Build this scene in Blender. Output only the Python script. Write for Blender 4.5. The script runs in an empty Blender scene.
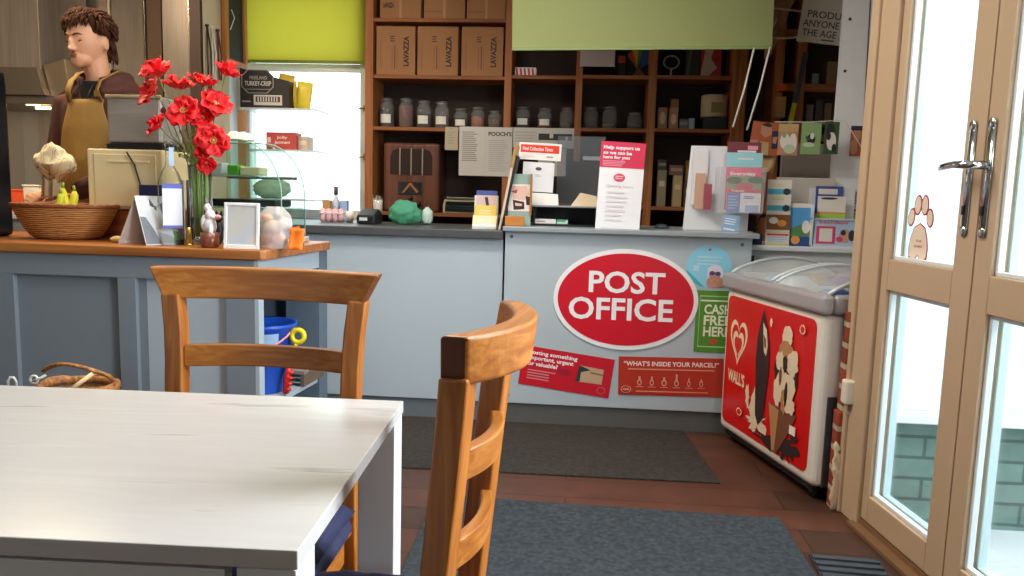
import bpy, bmesh, math, random
from mathutils import Vector, Matrix, noise
from mathutils.bvhtree import BVHTree
rnd = random.Random(7)
R = math.radians
SC = bpy.context.scene
COL = SC.collection
# ---------------------------------------------------------------- camera
CAM = Vector((0, 0, 1.10)); FPX = 770.0
_p, _r, _y = R(7.0), R(1.55), R(4.56)
FW = Vector((-math.sin(_y)*math.cos(_p), math.cos(_y)*math.cos(_p), -math.sin(_p)))
_rt = Vector((math.cos(_y), math.sin(_y), 0)); _up = _rt.cross(FW)
RT = math.cos(_r)*_rt + math.sin(_r)*_up; UP = -math.sin(_r)*_rt + math.cos(_r)*_up
cd = bpy.data.cameras.new('camera'); cam = bpy.data.objects.new('camera', cd); COL.objects.link(cam)
cd.sensor_width = 36; cd.lens = FPX/1024*36; cd.clip_start = 0.02; cd.clip_end = 100
m = Matrix((RT, UP, -FW)).transposed().to_4x4(); m.translation = CAM
cam.matrix_world = m
SC.camera = cam
# ---------------------------------------------------------------- world, exposure
W = bpy.data.worlds.new('sky'); SC.world = W; W.use_nodes = True
bg = W.node_tree.nodes['Background']; bg.inputs[0].default_value = (0.80, 0.90, 1.0, 1); bg.inputs[1].default_value = 3.6
SC.view_settings.view_transform = 'Standard'; SC.view_settings.look = 'None'
SC.view_settings.gamma = 1; SC.view_settings.exposure = 0.0; SC.view_settings.use_curve_mapping = False
SC.cycles.max_bounces = 8; SC.cycles.diffuse_bounces = 4; SC.cycles.transparent_max_bounces = 24
SC.cycles.caustics_reflective = False; SC.cycles.caustics_refractive = False
SC.cycles.sample_clamp_indirect = 4.0
SC.cycles.use_denoising = True

def area(name, loc, target, sx, sy, power, color, portal=False, spread=180):
    l = bpy.data.lights.new(name, 'AREA'); l.shape = 'RECTANGLE'; l.size = sx; l.size_y = sy
    l.energy = power; l.color = color; l.spread = R(spread)
    if portal: l.cycles.is_portal = True
    o = bpy.data.objects.new(name, l); COL.objects.link(o); o.location = loc
    o.rotation_euler = (Vector(target)-Vector(loc)).to_track_quat('-Z', 'Y').to_euler()
    return o
# daylight behind the camera and at the back window; side, porch, panel lamps added
area('shop_window_light', (-1.3, -2.25, 1.5), (-0.9, 3, 1.0), 3.0, 1.7, 8, (0.95, 0.96, 1.0))
area('added_side_light', (1.215, 1.19, 1.45), (-1.0, 1.3, 0.7), .56, 1.3, 58, (0.86, 0.93, 1.0))  # unseen lamp added in a made-up side opening to brighten table and chairs
area('added_porch_light', (2.1, 1.6, 2.55), (-0.4, 2.2, 0.5), 1.4, 1.4, 125, (0.84, 0.92, 1.0))  # unseen lamp added above the porch to strengthen daylight through the doors
area('back_window_portal', (-1.76, 5.12, 1.6), (-1.76, 0, 1.6), 0.8, 1.4, 1, (1, 1, 1), portal=True)
area('added_overhead_light_shop', (-0.9, 1.9, 2.56), (-0.9, 1.9, 0), 1.0, 0.4, 16, (1.0, 0.93, 0.84))  # unseen lamp added overhead to lift the shop's light level
area('added_overhead_light_counter', (-0.5, 2.7, 2.56), (-0.5, 2.7, 0), 1.2, 0.3, 36, (1.0, 0.92, 0.84))  # unseen lamp added overhead to brighten the counter fronts
area('kitchen_ceiling_light', (-2.5, 3.3, 2.56), (-2.5, 3.4, 0), 0.5, 0.5, 36, (1.0, 0.80, 0.55))

# ---------------------------------------------------------------- materials
def lin(h):
    h = h.lstrip('#'); c = [int(h[i:i+2], 16)/255 for i in (0, 2, 4)]
    return tuple((x/12.92 if x <= 0.04045 else ((x+0.055)/1.055)**2.4) for x in c)
_M = {}
def M(h, rough=0.6, metal=0.0, var=0.06, scale=18.0, bump=0.0, alpha=1.0, spec=0.5):
    key = (h, rough, metal, var, scale, bump, alpha, spec)
    if key in _M: return _M[key]
    mt = bpy.data.materials.new('surface_'+h.lstrip('#')); mt.use_nodes = True
    nt = mt.node_tree; b = nt.nodes['Principled BSDF']
    c = lin(h); b.inputs['Roughness'].default_value = rough; b.inputs['Metallic'].default_value = metal
    b.inputs['Specular IOR Level'].default_value = spec
    tc = nt.nodes.new('ShaderNodeTexCoord'); n = nt.nodes.new('ShaderNodeTexNoise')
    n.inputs['Scale'].default_value = scale; n.inputs['Detail'].default_value = 4
    nt.links.new(tc.outputs['Object'], n.inputs['Vector'])
    mx = nt.nodes.new('ShaderNodeMixRGB'); mx.inputs[1].default_value = (*[x*(1-var) for x in c], 1)
    mx.inputs[2].default_value = (*[min(1, x*(1+var)) for x in c], 1)
    nt.links.new(n.outputs['Fac'], mx.inputs[0]); nt.links.new(mx.outputs[0], b.inputs['Base Color'])
    if bump:
        bp = nt.nodes.new('ShaderNodeBump'); bp.inputs['Strength'].default_value = bump; bp.inputs['Distance'].default_value = 0.01
        nt.links.new(n.outputs['Fac'], bp.inputs['Height']); nt.links.new(bp.outputs[0], b.inputs['Normal'])
    if alpha < 1: b.inputs['Alpha'].default_value = alpha
    _M[key] = mt; return mt

def ramp_mat(name, cols, vec_scale, noise_scale=5, rough=0.5, metal=0, bump=0.1, detail=5, dist=0.0, coord='Object', pos=None, spec=0.5):
    mt = bpy.data.materials.new(name); mt.use_nodes = True; nt = mt.node_tree; b = nt.nodes['Principled BSDF']
    b.inputs['Roughness'].default_value = rough; b.inputs['Metallic'].default_value = metal
    b.inputs['Specular IOR Level'].default_value = spec
    tc = nt.nodes.new('ShaderNodeTexCoord'); mp = nt.nodes.new('ShaderNodeMapping'); mp.inputs['Scale'].default_value = vec_scale
    nt.links.new(tc.outputs[coord], mp.inputs[0])
    n = nt.nodes.new('ShaderNodeTexNoise'); n.inputs['Scale'].default_value = noise_scale; n.inputs['Detail'].default_value = detail
    n.inputs['Distortion'].default_value = dist
    nt.links.new(mp.outputs[0], n.inputs['Vector'])
    r = nt.nodes.new('ShaderNodeValToRGB'); e = r.color_ramp.elements
    pos = pos or [0.3+0.4*i/(len(cols)-1) for i in range(len(cols))]
    e[0].position = pos[0]; e[0].color = (*lin(cols[0]), 1); e[1].position = pos[-1]; e[1].color = (*lin(cols[-1]), 1)
    for i in range(1, len(cols)-1):
        q = e.new(pos[i]); q.color = (*lin(cols[i]), 1)
    nt.links.new(n.outputs['Fac'], r.inputs[0]); nt.links.new(r.outputs[0], b.inputs['Base Color'])
    if bump:
        bp = nt.nodes.new('ShaderNodeBump'); bp.inputs['Strength'].default_value = bump; bp.inputs['Distance'].default_value = 0.004
        nt.links.new(n.outputs['Fac'], bp.inputs['Height']); nt.links.new(bp.outputs[0], b.inputs['Normal'])
    return mt
def wood(name, a, b, c, axis, rough=0.42, s=1.0, bump=0.08):
    v = [42*s, 42*s, 42*s]; v['xyz'.index(axis)] = 1.6*s
    return ramp_mat(name, [a, b, c], v, 1.0, rough, bump=bump, detail=5, dist=.5)
def glass_mat(name, tint='#f4fbf8', tr=0.92, rough=0.03):
    tr = .985; tint = {'#dfe8e4': '#f4f8f6', '#e9f1ee': '#fafdfc', '#e4f3ec': '#f0faf6'}.get(tint, '#fbfefd')
    mt = bpy.data.materials.new(name); mt.use_nodes = True; nt = mt.node_tree; nt.nodes.clear()
    o = nt.nodes.new('ShaderNodeOutputMaterial'); t = nt.nodes.new('ShaderNodeBsdfTransparent'); t.inputs[0].default_value = (*[x*tr for x in lin(tint)], 1)
    g = nt.nodes.new('ShaderNodeBsdfGlossy'); g.inputs['Roughness'].default_value = rough
    fr = nt.nodes.new('ShaderNodeLayerWeight'); fr.inputs[0].default_value = 0.22
    pw = nt.nodes.new('ShaderNodeMath'); pw.operation = 'MULTIPLY'; pw.inputs[1].default_value = 0.35 if name == 'door_glass' else 0.7
    nt.links.new(fr.outputs['Fresnel'], pw.inputs[0])
    mx = nt.nodes.new('ShaderNodeMixShader'); nt.links.new(pw.outputs[0], mx.inputs[0]); nt.links.new(t.outputs[0], mx.inputs[1]); nt.links.new(g.outputs[0], mx.inputs[2])
    nt.links.new(mx.outputs[0], o.inputs[0]); return mt
def translucent_mat(name, h, mixf=0.5, rough=0.8):
    mt = bpy.data.materials.new(name); mt.use_nodes = True; nt = mt.node_tree; nt.nodes.clear()
    o = nt.nodes.new('ShaderNodeOutputMaterial'); t = nt.nodes.new('ShaderNodeBsdfTranslucent'); d = nt.nodes.new('ShaderNodeBsdfDiffuse')
    tc = nt.nodes.new('ShaderNodeTexCoord'); n = nt.nodes.new('ShaderNodeTexNoise'); n.inputs['Scale'].default_value = 160
    nt.links.new(tc.outputs['Object'], n.inputs['Vector'])
    c = lin(h); mx0 = nt.nodes.new('ShaderNodeMixRGB'); mx0.inputs[1].default_value = (*[x*0.9 for x in c], 1); mx0.inputs[2].default_value = (*[min(1, x*1.1) for x in c], 1)
    nt.links.new(n.outputs['Fac'], mx0.inputs[0]); nt.links.new(mx0.outputs[0], t.inputs[0]); nt.links.new(mx0.outputs[0], d.inputs[0])
    mx = nt.nodes.new('ShaderNodeMixShader'); mx.inputs[0].default_value = mixf
    nt.links.new(d.outputs[0], mx.inputs[1]); nt.links.new(t.outputs[0], mx.inputs[2]); nt.links.new(mx.outputs[0], o.inputs[0]); return mt
def emit_mat(name, h, s):
    mt = bpy.data.materials.new(name); mt.use_nodes = True; nt = mt.node_tree; nt.nodes.clear()
    o = nt.nodes.new('ShaderNodeOutputMaterial'); e = nt.nodes.new('ShaderNodeEmission'); e.inputs[0].default_value = (*lin(h), 1); e.inputs[1].default_value = s
    nt.links.new(e.outputs[0], o.inputs[0]); return mt
def brick_mat(name, c1, c2, mortar, scale=1.0, rough=0.9, bump=0.5, vec=(1, 1, 1), rot=(0, 0, 0), bw=0.225, bh=0.075, ms=0.01, off=0.5):
    mt = bpy.data.materials.new(name); mt.use_nodes = True; nt = mt.node_tree; b = nt.nodes['Principled BSDF']; b.inputs['Roughness'].default_value = rough
    tc = nt.nodes.new('ShaderNodeTexCoord'); mp = nt.nodes.new('ShaderNodeMapping'); mp.inputs['Rotation'].default_value = rot
    nt.links.new(tc.outputs['Object'], mp.inputs[0])
    k = nt.nodes.new('ShaderNodeTexBrick'); k.inputs['Scale'].default_value = scale; k.inputs['Color1'].default_value = (*lin(c1), 1); k.inputs['Color2'].default_value = (*lin(c2), 1)
    k.inputs['Mortar'].default_value = (*lin(mortar), 1); k.inputs['Brick Width'].default_value = bw; k.inputs['Row Height'].default_value = bh; k.inputs['Mortar Size'].default_value = ms
    k.offset = off
    nt.links.new(mp.outputs[0], k.inputs['Vector'])
    n = nt.nodes.new('ShaderNodeTexNoise'); n.inputs['Scale'].default_value = 9; n.inputs['Detail'].default_value = 6; nt.links.new(tc.outputs['Object'], n.inputs['Vector'])
    mx = nt.nodes.new('ShaderNodeMixRGB'); mx.blend_type = 'MULTIPLY'; mx.inputs[0].default_value = 0.75
    rp = nt.nodes.new('ShaderNodeValToRGB'); rp.color_ramp.elements[0].position = 0.3; rp.color_ramp.elements[0].color = (0.55, 0.55, 0.55, 1); rp.color_ramp.elements[1].position = 0.7
    nt.links.new(n.outputs['Fac'], rp.inputs[0]); nt.links.new(k.outputs['Color'], mx.inputs[1]); nt.links.new(rp.outputs[0], mx.inputs[2]); nt.links.new(mx.outputs[0], b.inputs['Base Color'])
    bp = nt.nodes.new('ShaderNodeBump'); bp.inputs['Strength'].default_value = bump; bp.inputs['Distance'].default_value = 0.006; bp.invert = True
    nt.links.new(k.outputs['Fac'], bp.inputs['Height']); nt.links.new(bp.outputs[0], b.inputs['Normal']); return mt
def weave_mat(name, a, b, sx, sy, sz, rough=0.7):
    mt = bpy.data.materials.new(name); mt.use_nodes = True; nt = mt.node_tree; p = nt.nodes['Principled BSDF']; p.inputs['Roughness'].default_value = rough
    tc = nt.nodes.new('ShaderNodeTexCoord'); mp = nt.nodes.new('ShaderNodeMapping'); mp.inputs['Scale'].default_value = (sx, sy, sz); nt.links.new(tc.outputs['Object'], mp.inputs[0])
    w = nt.nodes.new('ShaderNodeTexWave'); w.bands_direction = 'Z'; w.inputs['Scale'].default_value = 1; w.inputs['Distortion'].default_value = 3; w.inputs['Detail'].default_value = 3; w.inputs['Detail Scale'].default_value = 2.5
    nt.links.new(mp.outputs[0], w.inputs[0])
    r = nt.nodes.new('ShaderNodeValToRGB'); r.color_ramp.elements[0].color = (*lin(a), 1); r.color_ramp.elements[1].color = (*lin(b), 1); r.color_ramp.elements[0].position = 0.15; r.color_ramp.elements[1].position = 0.75
    nt.links.new(w.outputs['Fac'], r.inputs[0]); nt.links.new(r.outputs[0], p.inputs['Base Color'])
    bp = nt.nodes.new('ShaderNodeBump'); bp.inputs['Strength'].default_value = 0.6; bp.inputs['Distance'].default_value = 0.003
    nt.links.new(w.outputs['Fac'], bp.inputs['Height']); nt.links.new(bp.outputs[0], p.inputs['Normal']); return mt

# ---------------------------------------------------------------- mesh helpers
class MB:
    def __init__(s): s.v = []; s.f = []; s.mi = []; s.sm = []; s.T = Matrix.Identity(4)
    def add(s, vs, fs, mi=0, smooth=False):
        o = len(s.v); s.v += [s.T @ Vector(v) for v in vs]
        for f in fs: s.f.append([o+i for i in f]); s.mi.append(mi); s.sm.append(smooth)
        return s
    def box(s, x0, y0, z0, x1, y1, z1, mi=0):
        if x0 > x1: x0, x1 = x1, x0
        if y0 > y1: y0, y1 = y1, y0
        if z0 > z1: z0, z1 = z1, z0
        return s.add([(x0,y0,z0),(x1,y0,z0),(x1,y1,z0),(x0,y1,z0),(x0,y0,z1),(x1,y0,z1),(x1,y1,z1),(x0,y1,z1)],
                     [(0,3,2,1),(4,5,6,7),(0,1,5,4),(1,2,6,5),(2,3,7,6),(3,0,4,7)], mi)
    def prism(s, poly, a, b, axis='z', mi=0, smooth=False):
        n = len(poly)
        def P(p, h): return {'z': (p[0], p[1], h), 'y': (p[0], h, p[1]), 'x': (h, p[0], p[1])}[axis]
        vs = [P(p, a) for p in poly]+[P(p, b) for p in poly]
        ar = sum(poly[i][0]*poly[(i+1) % n][1]-poly[(i+1) % n][0]*poly[i][1] for i in range(n))
        fs = [tuple(range(n))[::-1], tuple(range(n, 2*n))]+[(i, (i+1) % n, n+(i+1) % n, n+i) for i in range(n)]
        flip = (ar < 0) ^ (axis == 'y') ^ (b < a)
        if flip: fs = [f[::-1] for f in fs]
        return s.add(vs, fs, mi, smooth)
    def tube(s, pts, r, n=8, mi=0, closed=False, smooth=True, flat=1.0):
        pts = [Vector(p) for p in pts]; k = len(pts); rs = r if isinstance(r, (list, tuple)) else [r]*k
        vs = []; ref = Vector((0.13, 0.29, 0.95)).normalized(); prev = None
        for i, p in enumerate(pts):
            a = pts[(i-1) % k] if (closed or i > 0) else p; b = pts[(i+1) % k] if (closed or i < k-1) else p
            t = (b-a); t = t.normalized() if t.length > 1e-9 else Vector((0, 0, 1))
            if prev is None:
                u = t.cross(ref); u = u if u.length > 0.05 else t.cross(Vector((1, 0, 0)))
            else: u = prev-t*prev.dot(t)
            u.normalize(); prev = u; w = t.cross(u)
            for j in range(n):
                an = 2*math.pi*j/n; vs.append(p+u*math.cos(an)*rs[i]+w*math.sin(an)*rs[i]*flat)
        fs = []
        for i in range(k if closed else k-1):
            for j in range(n):
                a = i*n+j; b = i*n+(j+1) % n; c = ((i+1) % k)*n+(j+1) % n; d = ((i+1) % k)*n+j; fs.append((a, b, c, d))
        if not closed: fs += [tuple(range(n))[::-1], tuple(range((k-1)*n, k*n))]
        return s.add(vs, fs, mi, smooth)
    def lathe(s, prof, c=(0, 0, 0), n=24, mi=0, smooth=True, sq=(1, 1)):
        vs = []; fs = []; k = len(prof)
        for (r, z) in prof:
            for j in range(n):
                a = 2*math.pi*j/n; vs.append((c[0]+r*math.cos(a)*sq[0], c[1]+r*math.sin(a)*sq[1], c[2]+z))
        for i in range(k-1):
            for j in range(n): fs.append((i*n+j, i*n+(j+1) % n, (i+1)*n+(j+1) % n, (i+1)*n+j))
        if prof[0][0] > 1e-6: fs.append(tuple(range(n))[::-1])
        if prof[-1][0] > 1e-6: fs.append(tuple(range((k-1)*n, k*n)))
        return s.add(vs, fs, mi, smooth)
    def ell(s, c, r, mi=0, n=16, k=10, rot=None, fn=None):
        pr = []
        for i in range(k+1):
            a = -math.pi/2+math.pi*i/k; pr.append((max(1e-7, math.cos(a)), math.sin(a)))
        vs = []; Rm = rot or Matrix.Identity(3)
        for (q, z) in pr:
            for j in range(n):
                a = 2*math.pi*j/n; d = Vector((q*math.cos(a), q*math.sin(a), z))
                p = Vector((d.x*r[0], d.y*r[1], d.z*r[2]))
                if fn: p = fn(d, p)
                vs.append(Rm @ p+Vector(c))
        fs = [(i*n+j, i*n+(j+1) % n, (i+1)*n+(j+1) % n, (i+1)*n+j) for i in range(k) for j in range(n)]
        return s.add(vs, fs, mi, True)
    def grid(s, fn, nu, nv, mi=0, smooth=True, thick=0):
        vs = [Vector(fn(i/nu, j/nv)) for i in range(nu+1) for j in range(nv+1)]
        fs = [(i*(nv+1)+j, (i+1)*(nv+1)+j, (i+1)*(nv+1)+j+1, i*(nv+1)+j+1) for i in range(nu) for j in range(nv)]
        if not thick: return s.add(vs, fs, mi, smooth)
        nrm = [Vector() for _ in vs]
        for f in fs:
            q = (vs[f[1]]-vs[f[0]]).cross(vs[f[3]]-vs[f[0]])
            for i in f: nrm[i] += q
        N = len(vs); v2 = vs+[v-(n.normalized() if n.length > 0 else n)*thick for v, n in zip(vs, nrm)]
        f2 = fs+[tuple(N+i for i in f[::-1]) for f in fs]
        def I(i, j): return i*(nv+1)+j
        bd = [I(i, 0) for i in range(nu+1)]+[I(nu, j) for j in range(1, nv+1)]+[I(i, nv) for i in range(nu-1, -1, -1)]+[I(0, j) for j in range(nv-1, 0, -1)]
        for a, b in zip(bd, bd[1:]+bd[:1]): f2.append((b, a, N+a, N+b))
        return s.add(v2, f2, mi, smooth)
    def build(s, name, mats, parent=None, loc=(0, 0, 0), rot=(0, 0, 0), bevel=0, seg=2, weld=False):
        me = bpy.data.meshes.new(name); me.from_pydata(s.v, [], s.f)
        if not isinstance(mats, (list, tuple)): mats = [mats]
        for q in mats: me.materials.append(q)
        me.polygons.foreach_set('material_index', s.mi); me.polygons.foreach_set('use_smooth', s.sm); me.update()
        if weld:
            bm = bmesh.new(); bm.from_mesh(me); bmesh.ops.remove_doubles(bm, verts=bm.verts, dist=1e-6); bmesh.ops.recalc_face_normals(bm, faces=bm.faces); bm.to_mesh(me); bm.free()
        o = bpy.data.objects.new(name, me); COL.objects.link(o); o.location = loc; o.rotation_euler = rot
        if parent: o.parent = parent
        if bevel:
            bv = o.modifiers.new('bevel', 'BEVEL'); bv.width = bevel; bv.segments = seg; bv.limit_method = 'ANGLE'; bv.angle_limit = R(40)
        return o
def thing(name, label, cat, loc=(0, 0, 0), rot=(0, 0, 0), group=None):
    o = bpy.data.objects.new(name, None); o.empty_display_size = 0.05; COL.objects.link(o); o.location = loc
    o.rotation_euler = rot if isinstance(rot, (tuple, list)) else (0, 0, rot)
    return tag(o, label, cat, group)
def tag(o, label, cat, group=None):
    o['label'] = label; o['category'] = cat
    if group: o['group'] = group
    return o
def struct(o): o['kind'] = 'structure'; return o
def copy_tree(o, parent=None):
    c = o.copy(); COL.objects.link(c)
    if parent: c.parent = parent
    for ch in [q for q in list(COL.objects) if q.parent == o]: copy_tree(ch, c)
    return c
def ray(x, y): return FW+RT*((x-512)/FPX)-UP*((y-288)/FPX)
def at(x, y, Y):
    d = ray(x, y); return CAM+d*(Y/d.y)
def on(x, y, z):
    d = ray(x, y); return CAM+d*((z-CAM.z)/d.z)

_TX = {}
def text_geo(t, bold):
    if (t, bold) in _TX: return _TX[(t, bold)]
    c = bpy.data.curves.new('lettering', 'FONT'); c.body = t; c.size = 1; c.offset = bold; c.resolution_u = 3; c.fill_mode = 'BOTH'
    o = bpy.data.objects.new('lettering', c); COL.objects.link(o)
    dg = bpy.context.evaluated_depsgraph_get(); me = bpy.data.meshes.new_from_object(o.evaluated_get(dg))
    vs = [tuple(v.co) for v in me.vertices]; fs = [tuple(p.vertices) for p in me.polygons]
    bpy.data.objects.remove(o); bpy.data.curves.remove(c); bpy.data.meshes.remove(me)
    xs = [v[0] for v in vs]; ys = [v[1] for v in vs]
    _TX[(t, bold)] = (vs, fs, min(xs), max(xs), min(ys), max(ys)); return _TX[(t, bold)]
def card_mb(w, h, els, pal, t=0.002, base='white', mb=None, bend=0.0):
    """flat printed sheet, lower-left corner at the origin, facing -Y; u,v fractions run from its top left"""
    mb = mb or MB(); names = list(pal); idx = {n: i for i, n in enumerate(names)}
    mb.box(0, 0, 0, w, t, h, idx[base]); lay = 0
    for e in els:
        lay += 1; y = -0.00025*lay-0.0003; k = idx[e[-1]] if isinstance(e[-1], str) else 0
        if e[0] == 'r':
            _, a, b, c, d, _m = e; mb.add([(a*w, y, (1-d)*h), (c*w, y, (1-d)*h), (c*w, y, (1-b)*h), (a*w, y, (1-b)*h)], [(0, 1, 2, 3)], k)
        elif e[0] == 'e':
            _, a, b, c, d, _m = e; n = 40
            mb.add([((a+c*math.cos(2*math.pi*i/n))*w, y, (1-b+d*math.sin(2*math.pi*i/n))*h) for i in range(n)], [tuple(range(n))], k)
        elif e[0] == 'p':
            mb.add([(p[0]*w, y, (1-p[1])*h) for p in e[1]], [tuple(range(len(e[1])))], k)
        elif e[0] == 't' or e[0] == 'v':
            _, s_, a, b, c, d, bold, _m = e; vs, fs, x0, x1, y0, y1 = text_geo(s_, bold)
            if e[0] == 't':
                V = [((a+(c-a)*(v[0]-x0)/(x1-x0))*w, y, (1-d+(d-b)*(v[1]-y0)/(y1-y0))*h) for v in vs]
            else:
                V = [((a+(c-a)*(1-(v[1]-y0)/(y1-y0)))*w, y, (1-d+(d-b)*(v[0]-x0)/(x1-x0))*h) for v in vs]
            mb.add(V, fs, k)
        elif e[0] == 'l':
            _, n, a, b, c, d, _m = e
            q = random.Random(n*7+int(a*100))
            for i in range(n):
                v0 = b+(d-b)*i/n; v1 = v0+(d-b)/n*0.45; cc = c-(c-a)*q.random()*0.3
                mb.add([(a*w, y, (1-v1)*h), (cc*w, y, (1-v1)*h), (cc*w, y, (1-v0)*h), (a*w, y, (1-v0)*h)], [(0, 1, 2, 3)], k)
    return mb
def card(name, label, cat, w, h, els, pal, loc, rot=(0, 0, 0), base=None, t=0.002, group=None, parent=None):
    base = base or list(pal)[0]
    o = card_mb(w, h, els, pal, t, base).build(name, [pal[n] for n in pal], parent, loc, rot)
    if not parent: tag(o, label, cat, group)
    return o
P_ = lambda h: M(h, 0.55, 0, 0.03)
# ================================================================ SETTING
white_paint = M('#e6e8e6', 0.6, 0, 0.03)
cream_paint = M('#d9c9a4', 0.7, 0, 0.04)
floor_m = brick_mat('floor_boards', '#5e3a2a', '#452e25', '#2c1f18', rough=0.45, bump=0.15, bw=1.25, bh=0.17, ms=0.003, off=0.37)
struct(MB().box(-3.9, -2.4, -0.06, 1.02, 5.2, 0).box(1.02, 2.80, -0.06, 1.9, 5.2, 0).build('floor', floor_m))
struct(MB().box(-3.9, -2.4, 2.6, 2.0, 5.3, 2.66).build('ceiling', M('#dcd8cd', 0.8)))
wx0, wx1, wz0, wz1 = -2.16, -1.42, 0.96, 2.34
struct(MB().box(-3.9, 5.06, 0, wx0-.04, 5.2, 2.6).box(wx1+.04, 5.06, 0, 2.0, 5.2, 2.6).box(wx0-.04, 5.06, 0, wx1+.04, 5.2, wz0-.04).box(wx0-.04, 5.06, wz1+.04, wx1+.04, 5.2, 2.6).build('wall_back', M('#c9c4b6', 0.8)))
struct(MB().box(-3.9, -2.4, 0, -3.76, 5.06, 2.6).build('wall_left', M('#8d7d66', .8)))
struct(MB().box(-3.76, -2.4, 0, -2.9, -2.28, 2.6).box(-1.9, -2.4, 0, 1.9, -2.28, 2.6).box(-2.9, -2.4, 0, -1.9, -2.28, 1.0).box(-2.9, -2.4, 2.0, -1.9, -2.28, 2.6).build('wall_front', M('#6f604c', .8)))
# window in the back wall
f = MB()
f.box(wx0-.12, 5.0, wz0-.05, wx0, 5.06, wz1+.06).box(wx1, 5.0, wz0-.05, wx1+.075, 5.06, wz1+.06).box(wx0, 5.0, wz1, wx1, 5.06, wz1+.06).box(wx0, 5.0, wz0-.05, wx1, 5.06, wz0)
f.box(wx0, 5.01, 1.85, wx1, 5.05, 1.90)
win = struct(f.build('window_1', white_paint, bevel=.004))
MB().box(wx0, 5.03, wz0, wx1, 5.035, 1.85).box(wx0, 5.03, 1.90, wx1, 5.035, wz1).build('pane', glass_mat('window_glass'), win)
MB().box(wx0-.10, 4.93, wz0-.075, wx1+.075, 5.0, wz0-.05).build('window_sill', white_paint, win, bevel=.004)
for zz in (1.62, 1.31):
    MB().box(wx1+.028, 4.985, zz-.02, wx1+.048, 5.0, zz+.02).tube([(wx1+.038, 4.98, zz), (wx1+.0, 4.965, zz-.003)], .006, 8).build('window_catch', M('#b39a63', .3, .9), win)
# blind over the back window
bl = thing('roller_blind', 'yellow-green roller blind glowing over the bright back window', 'blind', (wx0-.12, 4.955, 1.905))
MB().box(0, 0, 0, .985, .003, .62).build('blind_fabric', translucent_mat('blind_yellow_green', '#d2cc72', .8), bl)
MB().box(0, -.004, -.012, .985, .008, .006).build('hem_bar', M('#7d8a20', .6), bl)
MB().tube([(0, 0, .63), (.955, 0, .63)], .022, 12).build('blind_roller', M('#d8d8d0', .5), bl)
# blind above the post office counter
q0, q1 = at(512, 52, 3.9), at(772, 47, 3.9)
bl = thing('roller_blind', 'wide olive-green roller blind hanging over the post office counter', 'blind', (q0.x, 3.9, 1.80), (0, R(-1.0), 0))
bw = q1.x-q0.x
MB().box(0, 0, 0, bw, .003, .74).build('blind_fabric', translucent_mat('blind_green', '#a3ac74', .2), bl)
MB().box(0, -.004, .0, bw, .006, .016).build('hem_bar', M('#87995c', .6), bl)
MB().tube([(0, .02, .76), (bw, .02, .76)], .025, 12).build('blind_roller', M('#d8d8d0', .5), bl)
# partition between kitchen and shop, with the white window reveal
struct(MB().box(-2.17, 4.27, 0, -2.11, 4.60, 2.6).box(-2.33, 4.60, 0, -2.255, 5.06, 2.6).box(-2.255, 4.57, 0, -2.17, 4.60, 2.6).build('wall_partition', cream_paint))
struct(MB().box(-2.168, 4.24, 0, -2.106, 4.27, 2.6).build('trim_1', M('#3a2418', .6)))
struct(MB().box(-2.254, 4.86, 0.9, -2.235, 5.0, 1.93).build('trim_2', white_paint))
# white boxed column and alcove by the door wall
a, b = at(846, 10, 4.0), at(884, 10, 4.0)
struct(MB().box(1.262, 4.0, 0, 1.66, 4.025, 2.6).build('trim_3', M('#f2f5f5', .5)))
struct(MB().box(1.9, 2.8, 0, 2.0, 5.06, 2.6).build('wall_alcove', white_paint))
MBs = MB()
for p in ((850, 19), (845, 71)):
    c = at(*p, 3.998); MBs.ell((c.x, 3.998, c.z), (.007, .004, .007))
struct(MBs.build('trim_screws', M('#3b3b3b', .4, .6)))
# door wall: local x runs toward the viewer along the wall, y is outward
ang = math.atan2(-.9937, .112)
DW = lambda nm, mb, mats, kind=True, **k: mb.build(nm, mats, None, (1.007, 2.614, 0), (0, 0, ang), **k)
wallm = M('#dcc9a2', .8)
struct(DW('wall_right', MB().box(1.06, 0, 0, 1.12, .14, 2.6).box(1.75, 0, 0, 5.2, .14, 2.6).box(1.12, 0, 0, 1.75, .14, .75).box(1.12, 0, 2.15, 1.75, .14, 2.6).box(-.10, 0, 2.16, 1.06, .14, 2.6), wallm))  # opening beyond the doors is added for the side lamp
tan_a = M('#c6aa8a', .42, 0, .03, 6); 
tm = MB()
tm.box(-.115, -.012, 0, 0.0, .10, 2.12)        # frame
tm.box(-.165, -.022, 0, -.115, .05, 2.12)       # architrave steps
tm.box(-.185, -.010, 0, -.165, .05, 2.12)
tm.box(.95, -.012, 0, 1.06, .10, 2.12).box(-.185, -.018, 2.08, 1.10, .1, 2.16)
struct(DW('trim_4', tm, tan_a, bevel=.005, seg=3))
struct(DW('trim_5', MB().box(-.02, -.035, 0, 1.06, .16, .012).box(-.005, .0, .012, .96, .12, .03), M('#8c6a4a', .5, .2)))
glass = glass_mat('door_glass', '#eef8f6', .95)
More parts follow.
